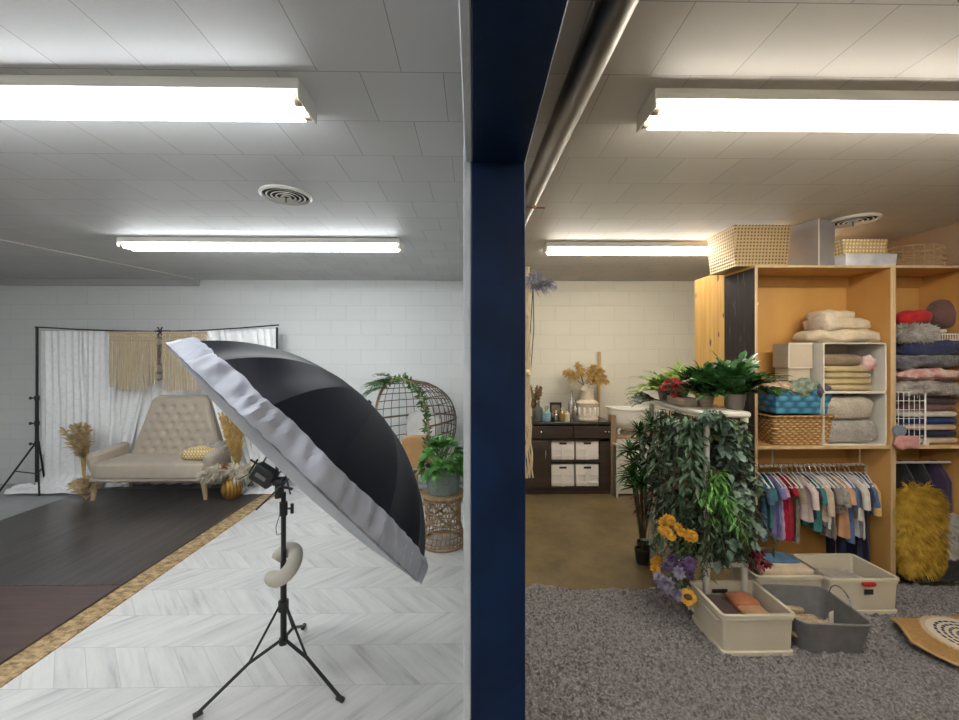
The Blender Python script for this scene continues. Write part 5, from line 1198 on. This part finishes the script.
for k in range(12):
    d = Vector((R.uniform(-1.3, 1), R.uniform(-.5, .3), R.uniform(.1, 1))).normalized(); plume(m, Vector((0, 0, .05)), d, .32, R, 130, .014, .10, .2, .7, .2); st.tube([(0, 0, .0), tuple(d*.15)], .004, 4)
m.build('plumes', 'gold_grass', t); st.build('stems', 'stem', t)
M['glassy'] = mk('smoky glass', (.25, .27, .27), rough=.08, metal=.6); M['bluegl'] = mk('pale blue glass', (.22, .38, .45), rough=.15); M['sil'] = mk('silver trinket', (.5, .5, .52), rough=.25, metal=.9); M['brass2'] = mk('brass trinket', (.55, .40, .15), rough=.3, metal=.8)
def bottle(label, px, dy, h, r, mat, cap, nm='bottle'):
    t = thing(nm, label, nm.split('_')[-1], (sbx(px), DY+dy, zt2), 0, 'trinkets on the dark sideboard'); h *= 1.25; r *= 1.2; MB().lathe([(r*.9, 0), (r, .01), (r, h*.6), (r*.4, h*.75), (r*.35, h*.9)], n=18).build('body', mat, t); MB().lathe([(r*.42, h*.88), (r*.42, h), (r*.2, h+.01)], n=12).build('cap', cap, t)
bottle('silver figurine shaped bottle, tallest trinket left of the carved vase', 571, .10, .30, .032, 'sil', 'sil')
bottle('second silver bottle right of the tallest one', 576, .14, .20, .028, 'sil', 'glassy')
bottle('small brass jar in front of the dark picture frame', 561, .06, .13, .03, 'brass2', 'cream', 'small_jar')
bottle('short cream jar between the frame and the silver bottle', 566, .05, .12, .028, 'cream', 'brass2', 'small_jar')
bottle('pale blue glass jar at the left of the sideboard top', 546, .07, .14, .045, 'bluegl', 'sil', 'small_jar')
bottle('clear grey glass jar at the left end of the sideboard', 538, .12, .20, .05, 'glassy', 'sil', 'small_jar')
bottle('tiny silver bottle left of the cream jar', 555, .05, .10, .022, 'sil', 'cream')
t = thing('picture_frame', 'small dark picture frame standing on the sideboard', 'picture frame', (sbx(557), DY+.2, zt2)); MB().box(-.075, -.01, 0, .075, .01, .22, .004).build('frame', 'black', t); MB().box(-.055, -.013, .03, .055, -.009, .19).build('picture', mk('dim picture', (.10, .07, .07), (.3, .2, .12), 20), t)
t = thing('dried_plume', 'brown dried plume at the far left of the sideboard beside the macrame', 'dried plant', (sbx(535), DY+.22, zt2)); m = MB()
for k in range(7): plume(m, Vector((0, 0, .1)), Vector((R.uniform(-.3, .3), R.uniform(-.3, .3), 1)).normalized(), .36, R, 150, .012, .08, .1, .45, .05)
M['brownpl'] = leafmat('brown dried plume', (.22, .14, .08), (.38, .26, .15), .9); m.build('plumes', 'brownpl', t); MB().tube([(0, 0, 0), (0, 0, .2)], .02, 8).build('stems', 'brownpl', t)
# bamboo pole and plank
bq = at(600, 352, YB-.06)
t = MB().tube([(at(597, 430, YB-.05).x, YB-.10, 0.0), (bq.x, YB-.03, bq.z)], .022, 8).build('bamboo_pole', 'bamboo'); tag(t, 'bamboo pole leaning on the back wall behind the sideboard', 'pole')
zz_ = at(612, 415, DY).z
t = MB().box(at(609, 450, DY).x+.02, DY-.02, 0, at(614, 450, DY).x+.02, DY+.09, zz_, .002).build('raw_plank', 'plank'); tag(t, 'raw wooden plank standing at the right end of the sideboard', 'plank')
# white cabinet with small tub
wx0, wx1 = at(617, 450, 4.9).x, at(617, 450, 4.9).x+.62; zc_ = at(630, 436, 4.9).z
wc = thing('white_cabinet', 'white cabinet with a wooden top under the little bathtub', 'cabinet', (wx0, 4.88, 0)); MB().box(0, 0, .02, .62, .45, zc_-.03, .004).build('body', 'whitepl', wc)
MB().box(-.01, -.01, zc_-.03, .63, .46, zc_, .004).build('top', 'plank', wc); MB().box(.05, -.012, .08, .58, 0, zc_-.08, .003).build('door', 'whitepl', wc)
t = thing('leaning_panel', 'white framed panel leaning on the side of the white cabinet', 'panel', (wx0-.035, 4.80, 0)); MB().box(-.008, 0, 0, .008, .35, .62, .002).build('board', 'greypl', t); m = MB(); m.box(-.012, -.012, 0, .012, .0, .64, .002).box(-.012, -.01, .62, .012, .36, .645, .002); m.build('frame', 'whitepl', t)
bt3 = thing('small_bathtub', 'small white clawfoot bathtub prop on the white cabinet', 'bathtub', (wx0+.20, 5.08, zc_+.001)); BWt = .26
def ov(a, b, z, n=32, lift=0): return [(a*math.cos(2*PI*k/n), b*math.sin(2*PI*k/n), z+lift*math.cos(2*PI*k/n)**2) for k in range(n)]
MB().loft([ov(.14, .08, .05), ov(.21, .13, .09), ov(.25, .155, .17), ov(.26, .165, .30, lift=.02), ov(.285, .185, .31, lift=.02), ov(.285, .185, .325, lift=.02), ov(.25, .155, .315, lift=.02), ov(.22, .13, .18), ov(.14, .08, .09)]).build('tub', 'ceramic', bt3)
for x, y in ((-.14, -.08), (.14, -.08), (-.14, .08), (.14, .08)): MB().tube([(x*.8, y*.8, .08), (x*1.1, y*1.1, .04), (x*1.0, y, .01)], [.02, .014, .02], 8).build('foot', 'ceramic', bt3)
# macrame hanging and lilac plume behind the post
my = 2.35; mx = at(529, 300, my).x
t = thing('macrame_hanging', 'narrow cream macrame hanging beside the right edge of the blue post', 'macrame hanging', (mx-.008, my, 0)); m = MB(); z1_, z0_ = at(529, 268, my).z, at(529, 478, my).z
for k in range(5):
    o = (k-2)*.005; m.tube([(o*(1+1.3*(j/24)**4*1.6)+.005*math.sin(j*1.9+k*1.26), .005*math.cos(j*1.9+k*1.26), sv(z1_, z0_, j/24)) for j in range(25)], .0055, 5)
m.build('cords', 'mac', t); 
for z in (.25, .5, .78): MB().blob((0, 0, sv(z0_, z1_, z)), (.016, .016, .022), nu=12, nv=8).build('knot', 'mac', t)
MB().tube([(pr-.03-mx+.006, .02, z1_), (.012, 0, z1_)], .006, 6).build('dowel', 'legwood', t)
t = thing('lilac_plume', 'grey lilac fluffy plume hanging near the ceiling beside the blue post', 'dried plant', (mx+.015, my+.04, 1.55)); m = MB(); zc2 = at(541, 290, my).z-1.55
for k in range(12): plume(m, Vector((.01, 0, zc2)), Vector((R.uniform(-.7, 1.2), R.uniform(-.5, .5), R.uniform(.1, 1))).normalized(), .15, R, 110, .006, .05, .1, .7, .2)
m.build('plumes', 'pampas_g', t); MB().tube([(-.01, 0, 0), (.0, 0, zc2*.6), (.015, 0, zc2+.03)], .003, 5).tube([(.0, 0, .05), (.02, 0, zc2*.6), (.015, 0, zc2+.03)], .003, 5).build('stems', 'stem', t)
